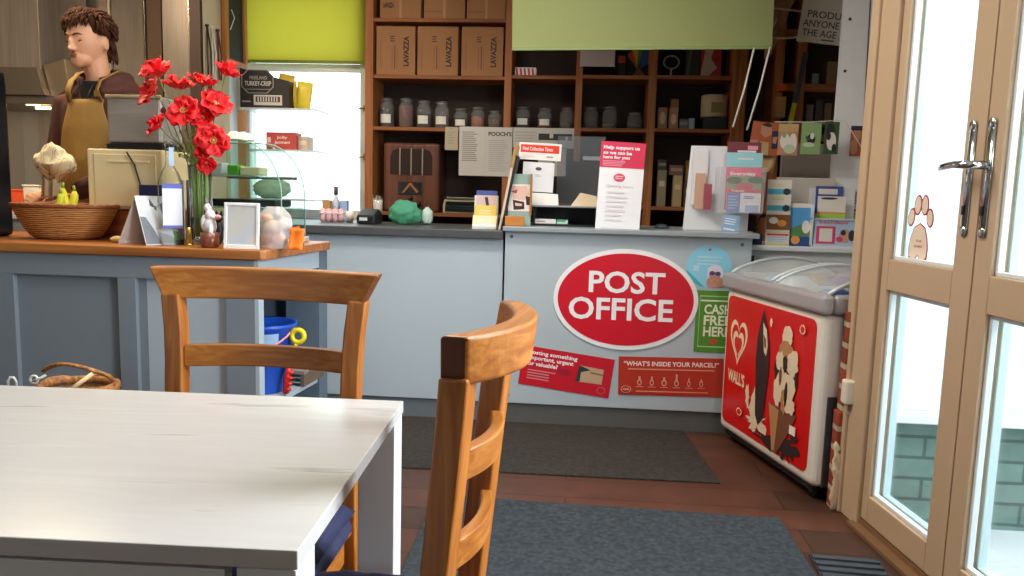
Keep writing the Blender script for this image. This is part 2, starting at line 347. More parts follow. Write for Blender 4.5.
def leaf(name, x0, x1, g0, g1):
    mb = MB(); zt = 2.06
    gz = [(.125, .822), (.922, 1.97)]
    mb.box(x0, 0, .035, g0, .062, zt).box(g1, 0, .035, x1, .062, zt)
    mb.box(g0, 0, .035, g1, .062, gz[0][0]).box(g0, 0, gz[0][1], g1, .062, gz[1][0]).box(g0, 0, gz[1][1], g1, .062, zt)
    d = struct(DW(name, mb, tan_a, bevel=.003))
    for (z0, z1) in gz:
        pb = MB()  # inner beading, set back
        bm_ = MB(); w = .012
        bm_.box(g0, .012, z0, g0+w, .03, z1).box(g1-w, .012, z0, g1, .03, z1).box(g0, .012, z0, g1, .03, z0+w).box(g0, .012, z1-w, g1, .03, z1)
        wv = .008
        bm_.box(g0, .044, z0, g0+wv, .07, z1, 1).box(g1-wv, .044, z0, g1, .07, z1, 1).box(g0, .044, z0, g1, .07, z0+wv, 1)
        ob = bm_.build('glazing_bead', [M('#dfe6e8', .4), M('#b9cfd2', .4)], d, bevel=.002)
        MB().box(g0, .034, z0, g1, .040, z1).build('pane', glass, d)
    return d
leafA = leaf('door_1', 0.004, .475, .045, .388)
leafB = leaf('door_2', .480, .948, .548, .90)
chrome = M('#c9cdd0', .12, 1.0, .02)
def plate(par, xc, lever, z0=1.02, z1=1.325):
    mb = MB(); mb.tube([(xc, -.003, z0+.012), (xc, -.003, z1-.012)], .015, 16); 
    for v in mb.v: v.y = -.001+(v.y)*.45
    mb.ell((xc, -.006, z0+.012), (.015, .005, .015)).ell((xc, -.006, z1-.012), (.015, .005, .015))
    o = mb.build('handle_plate', chrome, par)
    k = MB().box(xc-.003, -.013, 1.075, xc+.003, -.008, 1.10).build('keyhole', M('#1b1b1b', .5), par)
    if lever:
        MB().tube([(xc, -.004, 1.205), (xc, -.05, 1.205), (xc-.012, -.058, 1.206), (xc-.06, -.058, 1.208), (xc-.11, -.056, 1.204), (xc-.135, -.050, 1.20)], [.012, .011, .0115, .0105, .010, .008], 12).build('handle_lever', chrome, par)
plate(leafA, .425, False); plate(leafB, .505, True)
# paw sticker on glass
pw = MB()
def paw(s, y, mi, mb):
    cx, cz = .148, 1.02
    for (dx, dz, rx, rz, tl) in ((-.036, .040, .0105, .024, .12), (-.0135, .078, .0115, .027, .04), (.0135, .078, .0115, .027, -.04), (.036, .040, .0105, .024, -.12)):
        n = 20; mb.add([(cx+dx*1.4+(rx*1.4+s)*math.cos(2*math.pi*i/n)+tl*(rz+s)*math.sin(2*math.pi*i/n), y, cz+dz+(rz+s)*math.sin(2*math.pi*i/n)) for i in range(n)], [tuple(range(n))[::1]], mi)
    pts = [(-.034, -.080), (-.022, -.090), (-.010, -.086), (0, -.074), (.010, -.086), (.022, -.090), (.034, -.080), (.036, -.050), (.031, -.020), (.020, .008), (0, .020), (-.020, .008), (-.031, -.020), (-.036, -.050)]
    mb.add([(cx+p[0]*1.35*(1+s*22), y, cz-.025+(p[1]+.025)*(1+s*17)) for p in pts], [tuple(range(len(pts)))], mi)
paw(.0055, .0335, 0, pw); paw(0, .0325, 1, pw)
for tx, z in (('WE ARE', .985), ('DOG FRIENDLY', .968)):
    vs, fs, x0, x1, y0, y1 = text_geo(tx, .01); w_ = .03 if z > .98 else .046
    pw.add([(.150-w_/2+w_*(v[0]-x0)/(x1-x0), .0318, z+.007*(v[1]-y0)/(y1-y0)) for v in vs], fs, 0)
DWp = pw.build('paw_sticker', [M('#b01830', .5), M('#f0dcc4', .5)], None, (1.007, 2.614, 0), (0, 0, ang)); tag(DWp, 'red-edged cream paw print sticker on the glass of the left door leaf', 'sticker')
# porch outside
gb = brick_mat('painted_brick', '#748f87', '#6b8780', '#4d645f', rough=.85, bump=.5, rot=(R(90), 0, 0), bw=.225, bh=.075, ms=.006)
gbm = MB().box(1.06, 2.70, -.4, 4.2, 2.79, .36).build('wall_porch', gb); struct(gbm)
struct(MB().box(1.05, -2.4, -.4, 4.4, 2.79, -.02).build('floor_porch', M('#c6cdd0', .8, 0, .15, 6)))
wf = MB()
wf.box(1.06, 2.64, .36, 4.2, 2.79, .395).box(1.06, 2.69, .395, 4.2, 2.78, .50).box(1.06, 2.69, 2.02, 4.2, 2.78, 2.3)
for xx in (1.06, 1.40, 1.72, 2.05, 2.7, 3.4): wf.box(xx, 2.685, .5, xx+.085, 2.78, 2.02)
struct(wf.build('window_2', M('#e8edf2', .4), bevel=.006))
struct(MB().box(1.06, 2.75, .5, 4.2, 2.76, 2.02).build('window_3', M('#e9f0f7', .25, 0, .05, 3)))
# brick pier with flaking plaster beside the door frame
bp_ = MB()
n_ = 14
def pf(u, v):
    x = .945+.085*u; z = v*.64; return (x+.006*noise.noise((u*4, z*14, 2)), 2.735+.02*noise.noise((u*3, z*9, 1)), z)
pier = MB(); pier.box(.955, 2.745, 0, 1.06, 2.80, .36).box(.965, 2.745, .36, 1.06, 2.80, .72)
pier.box(1.03, 2.70, 0, 1.06, 2.80, 2.6).box(1.06, 2.79, 0, 1.9, 2.80, 2.6)
struct(pier.build('wall_pier', brick_mat('red_brick', '#a5492f', '#8e3f2a', '#c9b79a', rough=.9, bump=.8, rot=(R(90), 0, 0)), bevel=.004))
pl_ = MB().grid(lambda u, v: (.948+.075*u+.015*noise.noise((v*9, 3, u)), 2.738-.012*v*(1-v)-.008*noise.noise((u*5, v*9, 0)), .002+.27*v*(.8+.35*noise.noise((u*3, 5.2, .3)))), 8, 16, 0, True, .01)
pl_.grid(lambda u, v: (.965+.05*u, 2.738-.006*noise.noise((u*5, v*9, 4)), .40+.05*v+.02*noise.noise((u*6, v*3, 7))), 6, 6, 0, True, .008)
struct(pl_.build('trim_plaster', M('#dfc9a4', .9, 0, .12, 30, .5)))
# ================================================================ KITCHEN
steel = ramp_mat('brushed_steel', ['#a3988c', '#aca195', '#b4aa9e'], (2, 2, 60), 2, .33, .85, .02)
steel_v = ramp_mat('brushed_steel_upright', ['#998d80', '#a2968a', '#aa9f93'], (30, 30, 1.5), 2, .35, .65, .01)
struct(MB().box(-3.76, 5.0, 0, -2.33, 5.06, 2.6).build('wall_kitchen', M('#a39c92', .35, .4, .08, 3)))
struct(MB().box(-3.76, 3.6, 0, -3.74, 5.0, 2.6).build('wall_kitchen', M('#8b8378', .35, .3, .08, 3)))
hd = thing('cooker_hood', 'stainless steel extractor hood with lit lamps at far left', 'cooker hood', (-3.3, 4.4, 1.5))
def hoodpx(x): return at(x, 90, 4.4).x+3.3
hx1 = hoodpx(46); hx0 = -.45
MB().prism([(hx0, .10), (hx1, .10), (hx1-.02, .14), (hoodpx(38), .26), (hx0, .26)], 0, .50, 'y').box(hx0, .02, .05, hx1+.05, .5, .10).build('canopy', M('#7a7063', .4, .7), hd, bevel=.004)
MB().prism([(hx1, .08), (hoodpx(64), .16), (hoodpx(60), .32), (hoodpx(38), .28)], .05, .50, 'y').build('side_plate', M('#9a8a76', .4, .8), hd, bevel=.003)
MB().box(hx0, .04, .26, hoodpx(37), .50, 1.1).build('chimney', steel_v, hd, bevel=.003)
mbh = MB()
for a_, b_ in ((21, 34), (27, 41)):
    u0, u1 = at(a_, 108, 4.4).x+3.3, at(b_, 108, 4.4).x+3.3; zz = .055-.02*(a_ > 22)
    mbh.tube([(u0, .05+.03*(a_ > 22), zz), (u1, .05+.03*(a_ > 22), zz)], .0095, 8)
mbh.build('lamp_tube', emit_mat('hood_lamp', '#ffe0a0', 9), hd)
area('hood_lamp_light', (-3.2, 4.42, 1.50), (-3.2, 4.7, 1.0), .3, .05, 5, (1, .82, .55))
# stainless sheet panels behind the person
def panel(x0, x1, Y, z0, z1, rot, label, mat):
    a_, b_ = at(x0, 60, Y), at(x1, 60, Y); w = b_.x-a_.x
    mb = MB().box(0, 0, 0, w, .03, z1-z0); o = mb.build('steel_panel', mat, None, (a_.x, Y, z0), (0, 0, R(rot)), bevel=.004)
    MB().box(w-.012, -.006, .0, w-.002, 0, z1-z0).build('edge_strip', M('#d8cdbd', .2, 1), o)
    return tag(o, label, 'panel')
panel(36, 112, 4.96, .9, 2.5, 0, 'wide brushed steel panel on kitchen wall behind the young man', steel_v)
panel(113, 147, 4.75, .9, 2.5, -4, 'upright steel cabinet panel just right of the man\'s head', steel_v)
MB_ = MB().box(0, 0, 0, at(162, 60, 4.72).x-at(148, 60, 4.72).x, .06, 1.6).build('cabinet_edge', M('#6f5946', .4, .3), None, (at(148, 60, 4.72).x, 4.72, .9)); tag(MB_, 'brown metal upright strip between two steel panels', 'strip')
panel(163, 190, 4.7, .9, 2.5, 5, 'narrow steel panel beside the dark partition edge', steel_v)
# worktop along the kitchen back wall with a few things on it
kc = thing('kitchen_counter', 'pale kitchen counter along the back wall behind the wicker basket', 'counter', (-3.1, 4.55, 0))
MB().box(-.6, 0, 0, .7, .44, .86).build('cabinet_body', M('#8c8f90', .5), kc, bevel=.004)
MB().box(-.62, -.02, .86, .72, .44, .90).build('counter_top', M('#d8d2c6', .3, .2), kc, bevel=.004)
kz = .901
def kbox(x0, x1, z1, h, label, Y=4.62, z=None, nm='storage_tub', cat='tub'):
    a_, b_ = at(x0, 215, Y), at(x1, 215, Y); w = b_.x-a_.x; z = kz if z is None else z
    mb = MB().prism([(.05*w, 0), (.95*w, 0), (w, z1), (0, z1)], 0, .12, 'y'); mb.box(-.004, -.004, z1, w+.004, .124, z1+.012)
    return tag(mb.build(nm, [M(h, .4)], None, (a_.x, Y, z), bevel=.004), label, cat)
kbox(11, 24, .13, '#e2542c', 'orange plastic tub behind left end of wicker basket')
kbox(24, 40, .16, '#d9d2c2', 'cream plastic tub behind the wicker basket')
kbox(40, 54, .12, '#c98a55', 'light brown tub on kitchen counter left of the bananas')

# ================================================================ TABLE
streak = ramp_mat('white_veined_laminate', ['#cbc9c4', '#c3c1bd', '#c8c6c1', '#aeaca8', '#c9c7c3'], (1.8, 20, 20), 1.0, .2, 0, 0, 4, 1.0, pos=[.2, .48, .63, .68, .74])
whitep = M('#d9dbda', .35, 0, .02)
tb = thing('dining_table', 'white marbled dining table in the left foreground', 'table', (-.257, .692, 0), R(2.0))
MB().box(-1.25, 0, .730, 0, .548, .75).build('tabletop', streak, tb, bevel=.0012)
MB().box(-1.23, .006, .655, -.075, .024, .724).box(-1.23, .53, .655, -.075, .545, .724).box(-1.235, .07, .655, -1.21, .48, .724).build('apron', whitep, tb, bevel=.001)
for (x, y) in ((-.062, .002), (-.062, .486), (-1.248, .002), (-1.248, .486)):
    MB().box(x, y, 0, x+.06, y+.06, .7285).build('leg', whitep, tb, bevel=.0015)

# ================================================================ CHAIRS
pine_x = wood('pine_grain_across', '#8c4d16', '#a0601f', '#b37634', 'x', s=2.2); pine_z = wood('pine_grain_upright', '#884912', '#9d5c1c', '#b17230', 'z', s=2.2)
pine_end = M('#5f2f14', .6, 0, .2, 60)
navy = M('#1d2142', .85, 0, .15, 60, .3)
def make_chair(label, loc, rz, k=1.0, sag=.035, tilt=.08, sd=.30):
    ch = thing('dining_chair', label, 'chair', loc, rz)
    kx = k if k < 1 else .8
    def yb(z): return (z-.46)*tilt if z > .46 else (.46-z)*.10
    def rail(z0, z1, wt, wb, th, sg, y0=0, n=40):
        mb = MB(); vs = []
        for i in range(n+1):
            t = -1+2*i/n; s = sg*(1-t*t)
            for (z, w) in ((z0, wb), (z1, wt)):
                for o in (0, th): vs.append((t*w*k, y0+yb(z)+s+o, z))
        fs = []
        for i in range(n):
            a = i*4; b = a+4
            fs += [(a, b, b+2, a+2), (a+1, a+3, b+3, b+1), (a+2, b+2, b+3, a+3), (a, a+1, b+1, b)]
        fs += [(0, 2, 3, 1), (n*4, n*4+1, n*4+3, n*4+2)]
        mb.add(vs, fs, 0, False); mb.mi[-1] = 1; mb.mi[-2] = 1; return mb
    for s in (-1, 1):
        mb = MB(); o_, i_ = .195*k*s, (.195*k-(.036 if k == 1 else .05))*s; n = 14; vs = []
        for j in range(n+1):
            z = .885*j/n; fl = .012*max(0, (z-.72)/.17)**2*s
            for (x, dy) in ((i_, .002), (o_, .002), (o_, .038), (i_, .038)): vs.append((x+fl, yb(z)+dy-.001, z))
        fs = [(0, 3, 2, 1), (n*4, n*4+1, n*4+2, n*4+3)]+[(j*4+q, j*4+(q+1) % 4, j*4+4+(q+1) % 4, j*4+4+q) for j in range(n) for q in range(4)]
        if s < 0: fs = [f[::-1] for f in fs]
        mb.add(vs, fs); mb.build('back_post', pine_z, ch, bevel=.004, seg=3)
    ra = rail(.876, .938, .232, .200, .034, sag); ra.build('top_rail', [pine_x, pine_end], ch, bevel=.005, seg=3)
    rail(.742, .785, .160, .160, .018, sag*.8 if k == 1 else .030, .008).build('back_slat', [pine_x, pine_end], ch, bevel=.003)
    rail(.622, .664, .160, .160, .018, sag*.7 if k == 1 else .028, .008).build('back_slat', [pine_x, pine_end], ch, bevel=.003)
    MB().prism([(-.19*k, .03), (.19*k, .03), (.21*kx, -sd), (-.21*kx, -sd)], .425, .45, 'z').build('seat', pine_x, ch, bevel=.006)
    MB().box(-.17*k, -sd+.04, .37, .17*k, -sd+.06, .425).box(-.17*k, -.02, .37, .17*k, .0, .425).box(-.175*k, -sd+.04, .37, -.155*k, 0, .425).box(.155*k, -sd+.04, .37, .175*k, 0, .425).build('seat_frame', pine_x, ch)
    for s in (-1, 1):
        MB().prism([(s*.19*kx-.018, -sd+.015), (s*.19*kx+.018, -sd+.015), (s*.19*kx+.018, -sd+.051), (s*.19*kx-.018, -sd+.051)], 0, .425, 'z').build('front_leg', pine_z, ch, bevel=.003)
    return ch, kx
ch1, _ = make_chair('honey pine dining chair on the far side of the white table, its back facing away', (-.603, 1.405, 0), R(0))
ch2, k2 = make_chair('honey pine chair seen edge-on in the centre foreground, right of the white table', (-.176, 1.012, 0), R(-97), .68, .050, .095, .24)
def cushion(w, d, seed):
    def f(u, v):
        x = (u-.5)*2; y = (v-.5)*2; e = (1-abs(x)**6)*(1-abs(y)**6)
        return x, y, max(e, 0)**.4
    mb = MB()
    mb.grid(lambda u, v: (f(u, v)[0]*w, f(u, v)[1]*d, .030*f(u, v)[2]+.006*f(u, v)[2]*noise.noise((u*5+seed, v*5, 0))), 24, 24)
    mb.grid(lambda u, v: (f(v, u)[0]*w, f(v, u)[1]*d, -.012*f(v, u)[2]), 24, 24)
    mb.tube([(w*.985*(abs(math.cos(a))**.35)*(1 if math.cos(a) > 0 else -1), d*.985*(abs(math.sin(a))**.35)*(1 if math.sin(a) > 0 else -1), -.012) for a in [2*math.pi*(i+.5)/40 for i in range(40)]], .014, 8, closed=True)
    return mb
for (c, lx, ly, rz, k) in ((ch1, -.612, 1.26, 0, 1), (ch2, -.300, 1.012, R(-90), .66)):
    o = cushion(.205*k, .150 if k == 1 else .095, lx).build('seat_cushion', navy, None, (lx, ly, .476), (0, 0, rz), weld=True)
    tag(o, 'dark navy seat cushion on the chair across the white table' if k == 1 else 'dark navy seat cushion on the edge-on foreground chair', 'cushion')
# ================================================================ MATS
m1 = ramp_mat('brown_ribbed_mat', ['#221f1b', '#2d2924', '#38332d'], (1, 1, 1), 60, .95, 0, .4)
m2 = ramp_mat('grey_ribbed_mat', ['#20262b', '#2e353b', '#3a4248'], (1, 1, 1), 60, .95, 0, .4)
o = MB().prism([(-1.6, 2.90), (.60, 2.94), (.545, 3.60), (-1.6, 3.60)], 0, .007, 'z').build('door_mat', m1, bevel=.003); tag(o, 'dark brown ribbed floor mat along the foot of the counter', 'mat')
o = MB().prism([(-.46, 1.25), (.75, 1.25), (.745, 2.63), (-.47, 2.66)], 0, .007, 'z').build('door_mat', m2, bevel=.003); tag(o, 'grey-blue ribbed floor mat in the centre foreground', 'mat')
g = thing('entrance_grate', 'black ribbed entrance grate on the floor before the glazed doors', 'grate', (.765, 2.36, .0), R(-3))
MB().box(0, -.9, 0, .205, 0, .006).build('base', M('#2b2f33', .8), g)
mbg = MB()
for i in range(22): mbg.box(.004, -.012-.04*i, .006, .201, -.034-.04*i, .013)
mbg.build('rib', M('#3b4046', .7), g)

# ================================================================ POST OFFICE COUNTER
panelm = M('#b4c0c6', .55, 0, .04, 4)
pc = thing('post_office_counter', 'grey post office counter section bearing the red oval sign', 'counter', (-.325, 3.6, 0))
MB().box(0, 0, .10, 1.135, .02, .925).build('front_panel', panelm, pc, bevel=.002)
MB().box(0, .02, 0, .03, .55, .925).box(1.105, .02, 0, 1.135, .55, .925).box(.03, .02, .5, 1.105, .55, .52).build('carcass', M('#8f989c', .6), pc)
MB().box(0, .012, 0, 1.135, .02, .10).build('kick_board', M('#5f5f5c', .5, 0, .08), pc)
MB().box(-.01, -.035, .925, 1.16, .58, .948).build('counter_top', M('#98a2a6', .35, .1), pc, bevel=.004)
for (x, z) in ((.03, .90), (1.09, .895), (.03, .14)): MB().ell((x, -.001, z), (.008, .003, .008)).build('screw_head', M('#6e7477', .4, .8), pc)
lc = thing('service_counter', 'pale blue-grey service counter with dark worktop behind the pine chair', 'counter', (-1.95, 3.62, 0))
MB().box(0, 0, .095, 1.615, .02, .885).build('front_panel', M('#b3c0c8', .55, 0, .04, 4), lc, bevel=.002)
MB().box(0, .012, 0, 1.615, .02, .095).build('kick_board', M('#6b7478', .5, 0, .08), lc)
MB().box(0, .02, 0, .03, .55, .885).box(1.58, .02, 0, 1.61, .55, .885).box(.03, .02, .5, 1.58, .55, .52).build('carcass', M('#8f989c', .6), lc)
MB().box(-.02, -.035, .885, 1.615, .60, .925).build('counter_top', M('#4a4d4f', .4, 0, .2, 30), lc, bevel=.004)
RED = '#cf1029'
pal = {'white': P_('#f3f3f3'), 'red': M(RED, .4, 0, .03), 'pink': P_('#e5939c'), 'dred': P_('#a81424')}
# oval sign
sg = MB(); n = 72
def ov(rx, rz, y0, y1, mi): sg.prism([(rx*math.cos(2*math.pi*i/n), rz*math.sin(2*math.pi*i/n)) for i in range(n)], y0, y1, 'y', mi)
ov(.336, .238, -.003, 0, 0); ov(.315, .217, -.0045, -.003, 1)
for tx, x0, x1, z0, z1 in (('POST', -.172, .180, .030, .133), ('OFFICE', -.262, .222, -.098, .008)):
    vs, fs, a0, a1, b0, b1 = text_geo(tx, .022)
    sg.add([(x0+(x1-x0)*(v[0]-a0)/(a1-a0), -.0052, z0+(z1-z0)*(v[1]-b0)/(b1-b0)) for v in vs], fs, 0)
o = sg.build('oval_sign', [pal['white'], pal['red']], None, (.245, 3.597, .621)); tag(o, 'large red oval POST OFFICE sign with white rim on the grey counter', 'sign')
# posters stuck on the counter
po = {'red': M('#c8142a', .45, 0, .04), 'white': P_('#f2e9e9'), 'dark': P_('#1d3a33'), 'tan': P_('#c2a283'), 'brown': P_('#8a6a40'), 'pink': P_('#dd7f86'), 'dred': P_('#a51225')}
card('poster', 'red poster reading Posting something important at lower left of the oval sign', 'poster', .435, .19, [
 ('t', 'Posting something', .07, .09, .60, .22, .03, 'white'), ('t', 'important, urgent', .07, .23, .565, .36, .03, 'white'), ('t', 'or valuable?', .075, .37, .40, .48, .03, 'white'),
 ('e', .48, .52, .085, .085, 'dred'), ('l', 4, .08, .58, .42, .86, 'pink'), ('p', [(.63, .28), (.90, .30), (.90, .68), (.615, .70)], 'tan'), ('p', [(.63, .28), (.76, .36), (.66, .45), (.66, .69), (.615, .70)], 'dark'),
 ('p', [(.76, .40), (.90, .42), (.90, .46), (.76, .44)], 'brown'), ('e', .905, .83, .045, .09, 'pink'), ('e', .905, .83, .040, .08, 'red')], po, (-.245, 3.597, .198), (0, R(7.0), 0), t=.0012)
po2 = {'red': M('#b8321f', .45, 0, .05), 'white': P_('#f3e2d8'), 'pale': P_('#e08d74'), 'pink': P_('#dba08e')}
ic = []
for i, (w_, h_) in enumerate(((.030, .17), (.026, .17), (.034, .16), (.03, .24), (.02, .15), (.024, .13))):
    cx = .205+.118*i; ic += [('e', cx, .66, w_*.75, .085, 'pink'), ('r', cx-w_*.3, .72-h_-.05, cx+w_*.3, .66, 'pink'), ('e', cx, .665, w_*.42, .05, 'red'), ('r', cx-.035, .765, cx+.035, .785, 'pale')]
card('poster', 'orange-red poster reading WHAT\'S INSIDE YOUR PARCEL? below the oval sign', 'poster', .485, .185, [
 ('t', '“WHAT\'S INSIDE YOUR PARCEL?”', .05, .11, .96, .235, .025, 'white'), ('r', .09, .30, .92, .335, 'pale'), *ic, ('r', .17, .87, .86, .90, 'pale'), ('e', .075, .84, .05, .095, 'pink'), ('e', .075, .84, .042, .08, 'red'), ('r', .045, .82, .105, .86, 'pink')], po2, (.231, 3.597, .166), (0, R(-1.2), 0), t=.0012)
gp = {'green': M('#4f8e2e', .45, 0, .04), 'lime': P_('#a9c987'), 'cream': P_('#e9ecc9'), 'red': P_('#c8452f')}
card('poster', 'green CASH FREE HERE poster between oval sign and ice cream freezer', 'poster', .175, .29, [
 ('r', .09, .08, .92, .10, 'lime'), ('r', .09, .08, .105, .92, 'lime'), ('r', .09, .90, .92, .92, 'lime'), ('r', .12, .15, .90, .175, 'cream'),
 ('t', 'CASH', .22, .22, .93, .38, .03, 'cream'), ('t', 'FREE', .22, .40, .93, .56, .03, 'cream'), ('t', 'HERE', .22, .58, .93, .74, .03, 'cream'), ('e', .50, .82, .11, .045, 'red')], gp, (.572, 3.597, .389), t=.0012)
bs = MB(); n = 40
def disc(mb, cx, cz, rx, rz, y, mi, a0=0, a1=360):
    k = 40; mb.add([(cx+rx*math.cos(R(a0+(a1-a0)*i/k)), y, cz+rz*math.sin(R(a0+(a1-a0)*i/k))) for i in range(k+(a1-a0 < 360))], [tuple(range(k+(a1-a0 < 360)))], mi)
bs.prism([(.103*math.cos(2*math.pi*i/48), .098*math.sin(2*math.pi*i/48)) for i in range(48)], 0, .0012, 'y', 0)
disc(bs, 0, 0, .103, .098, -.0003, 1, 190, 262); disc(bs, .030, -.030, .036, .040, -.0006, 2); disc(bs, .028, -.038, .026, .030, -.0009, 3)
disc(bs, .016, -.030, .013, .010, -.0012, 4); disc(bs, .042, -.032, .013, .010, -.0012, 4); disc(bs, .028, -.012, .034, .014, -.0011, 2)
disc(bs, .004, -.075, .012, .022, -.0012, 3); disc(bs, .055, -.072, .013, .022, -.0012, 3); disc(bs, .028, -.080, .022, .016, -.0006, 3); disc(bs, 0, .078, .007, .006, -.0006, 5)
for i in range(3): bs.box(-.055, -.0006, .040-.016*i, .055-.01*i, -.0003, .046-.016*i, 6)
bs.box(-.07, -.0008, -.022, -.045, -.0004, .005, 6)
o = bs.build('round_sticker', [P_('#8fd6ee'), P_('#3fb7c8'), P_('#e6e0ee'), P_('#c98f78'), P_('#4a3a66'), P_('#e0627a'), P_('#bfe3f0')], None, (.621, 3.5975, .79)); tag(o, 'round sky-blue sticker with goggled swimmer at upper right of oval sign', 'sticker')

# ================================================================ ICE CREAM FREEZER
fa = math.atan2(-.965, .26)
fz = thing('ice_cream_freezer', 'white chest freezer with red ice cream advert and curved glass lid', 'freezer', (.695, 3.54, 0), fa)   # local x: far to near, y: away to the right
L, Wd = .775, .56
white_f = M('#e9e2d6', .35, 0, .02)
MB().box(0, 0, .055, L, Wd, .70).build('cabinet_body', white_f, fz, bevel=.03, seg=4)
MB().box(.03, .02, .035, L-.03, Wd-.02, .06).build('plinth', M('#15161a', .6), fz)
for (x, y) in ((.06, .06), (L-.06, .05), (.06, Wd-.06), (L-.06, Wd-.06)):
    MB().tube([(x, y-.012, .022), (x, y+.012, .022)], .022, 16).box(x-.018, y-.016, .02, x+.018, y+.016, .045).build('castor', M('#111214', .5), fz)
MB().box(L-.002, .035, .06, L+.005, .22, .40).build('vent_grille', M('#3a3c3f', .6), fz, bevel=.002)
lid = MB(); k = 12
def lidz(v): return .775+.075*math.sin(math.pi*min(1, max(0, v)))**.8
MB().box(-.018, -.018, .70, L+.018, .03, .772).box(-.018, Wd-.03, .70, L+.018, Wd+.018, .772).box(-.018, .03, .70, .03, Wd-.03, .772).box(L-.03, .03, .70, L+.018, Wd-.03, .772).build('lid_rim', M('#a6a4a6', .35, .1), fz, bevel=.018, seg=4)
lg = M('#eef4f6', .12, 0, .02, 18, 0, .28)
def lz(v): return .070*math.sin(math.pi*min(1, max(0, v)))**.75
MB().grid(lambda u, v: (.015+(L-.03)*u, .015+(Wd-.03)*v, .768+lz(v)), 4, 24, 0, True, .004).build('lid_glass', lg, fz)
for x in (.012, L-.012):
    MB().tube([(x, .015+(Wd-.03)*i/20, .771+lz(i/20)) for i in range(21)], .008, 8).build('lid_rail', M('#cfd8da', .3, .2), fz)
for x in (.36, .40):
    MB().tube([(x, .02+(Wd-.04)*i/20, .776+lz(i/20)) for i in range(21)], .006, 8).build('lid_bar', M('#e3ecee', .3), fz)
MB().box(.03, .03, .70, L-.03, Wd-.03, .715).build('inner_basket', M('#dfe5e8', .5), fz)
# red advert on the long side: u along local x from far to near, facing -y (toward the room)
fp = {'red': M('#d41410', .3, 0, .04), 'cream': P_('#f4dcb8'), 'choc': P_('#33201d'), 'brown': P_('#7a4a33'), 'milk': P_('#e9d3b3'), 'tan': P_('#b98658'), 'dred': P_('#a80d0d'), 'white': P_('#f6efe4')}
def heart(cx, cy, s, c, inner=None):
    pts = []
    for i in range(40):
        t = 2*math.pi*i/40; x = 16*math.sin(t)**3; y = 13*math.cos(t)-5*math.cos(2*t)-2*math.cos(3*t)-math.cos(4*t)
        pts.append((cx+s*x/17*.82, cy-s*1.25*(y+2)/15))
    return ('p', pts, c)
W0, H0 = .70, .575
els = [heart(.165, .345, .145, 'cream'), heart(.165, .345, .116, 'red'), heart(.165, .365, .092, 'cream'), heart(.165, .375, .064, 'red'), ('r', .158, .30, .172, .46, 'red'),
       ('t', 'WALL\'S', .055, .565, .275, .665, .035, 'cream')]
n_head = len(els)
blob = random.Random(5)
def bl_(cx, cy, rx, ry, c, jag=.12, n=22, rot=0):
    pts = []
    for i in range(n):
        a_ = 2*math.pi*i/n; q = 1+jag*(blob.random()-.5)*2; x, y = rx*q*math.cos(a_), ry*q*math.sin(a_)
        pts.append((cx+x*math.cos(rot)-y*math.sin(rot), cy+x*math.sin(rot)+y*math.cos(rot)))
    return ('p', pts, c)
els += [bl_(.47, .84, .10, .07, 'milk', .5, 30), bl_(.44, .72, .035, .11, 'milk', .4), bl_(.78, .90, .10, .07, 'choc', .5, 30), bl_(.62, .93, .14, .04, 'choc', .5, 30), bl_(.37, .70, .02, .08, 'milk', .4),
        ('p', [(.46, .16), (.475, .10), (.49, .045), (.505, .10), (.53, .16), (.565, .27), (.575, .45), (.56, .65), (.545, .80), (.50, .86), (.465, .80), (.45, .62), (.435, .42), (.44, .26)], 'choc'),
        ('p', [(.49, .14), (.53, .18), (.55, .29), (.54, .36), (.515, .34), (.50, .24)], 'milk'), ('p', [(.50, .22), (.53, .25), (.535, .31), (.515, .30)], 'brown'),
        ('p', [(.60, .66), (.86, .66), (.80, .80), (.70, .97), (.655, .97), (.63, .82)], 'brown'), ('p', [(.60, .66), (.70, .68), (.68, .96), (.655, .97), (.63, .82)], 'tan'),
        bl_(.74, .42, .105, .12, 'choc', .12), bl_(.735, .18, .045, .07, 'milk'), bl_(.735, .27, .065, .06, 'tan'), bl_(.69, .36, .05, .07, 'milk', .2), bl_(.80, .34, .05, .085, 'milk', .2), bl_(.72, .47, .04, .10, 'milk', .2), bl_(.79, .50, .045, .10, 'milk', .2),
        bl_(.68, .55, .038, .11, 'milk', .2), bl_(.745, .60, .03, .08, 'tan', .2), bl_(.80, .62, .05, .05, 'milk', .2), bl_(.735, .36, .022, .06, 'choc', .2), bl_(.76, .55, .015, .08, 'choc'), bl_(.70, .45, .012, .06, 'brown'),
        bl_(.86, .80, .03, .03, 'choc', .5), ('r', .815, .74, .87, .80, 'white'), bl_(.58, .12, .012, .03, 'cream'), bl_(.87, .10, .025, .03, 'cream', .1), bl_(.87, .10, .018, .022, 'red', .1), bl_(.30, .84, .03, .03, 'cream', .1), bl_(.30, .84, .023, .022, 'red', .1)]
els = els[:n_head]+[((e[0], [(.71+(u-.71)*1.12, .5+(v-.5)*1.04) for u, v in e[1]], e[2]) if e[0] == 'p' else ('r', .71+(e[1]-.71)*1.12, e[2], .71+(e[3]-.71)*1.12, e[4], e[5])) for e in els[n_head:]]
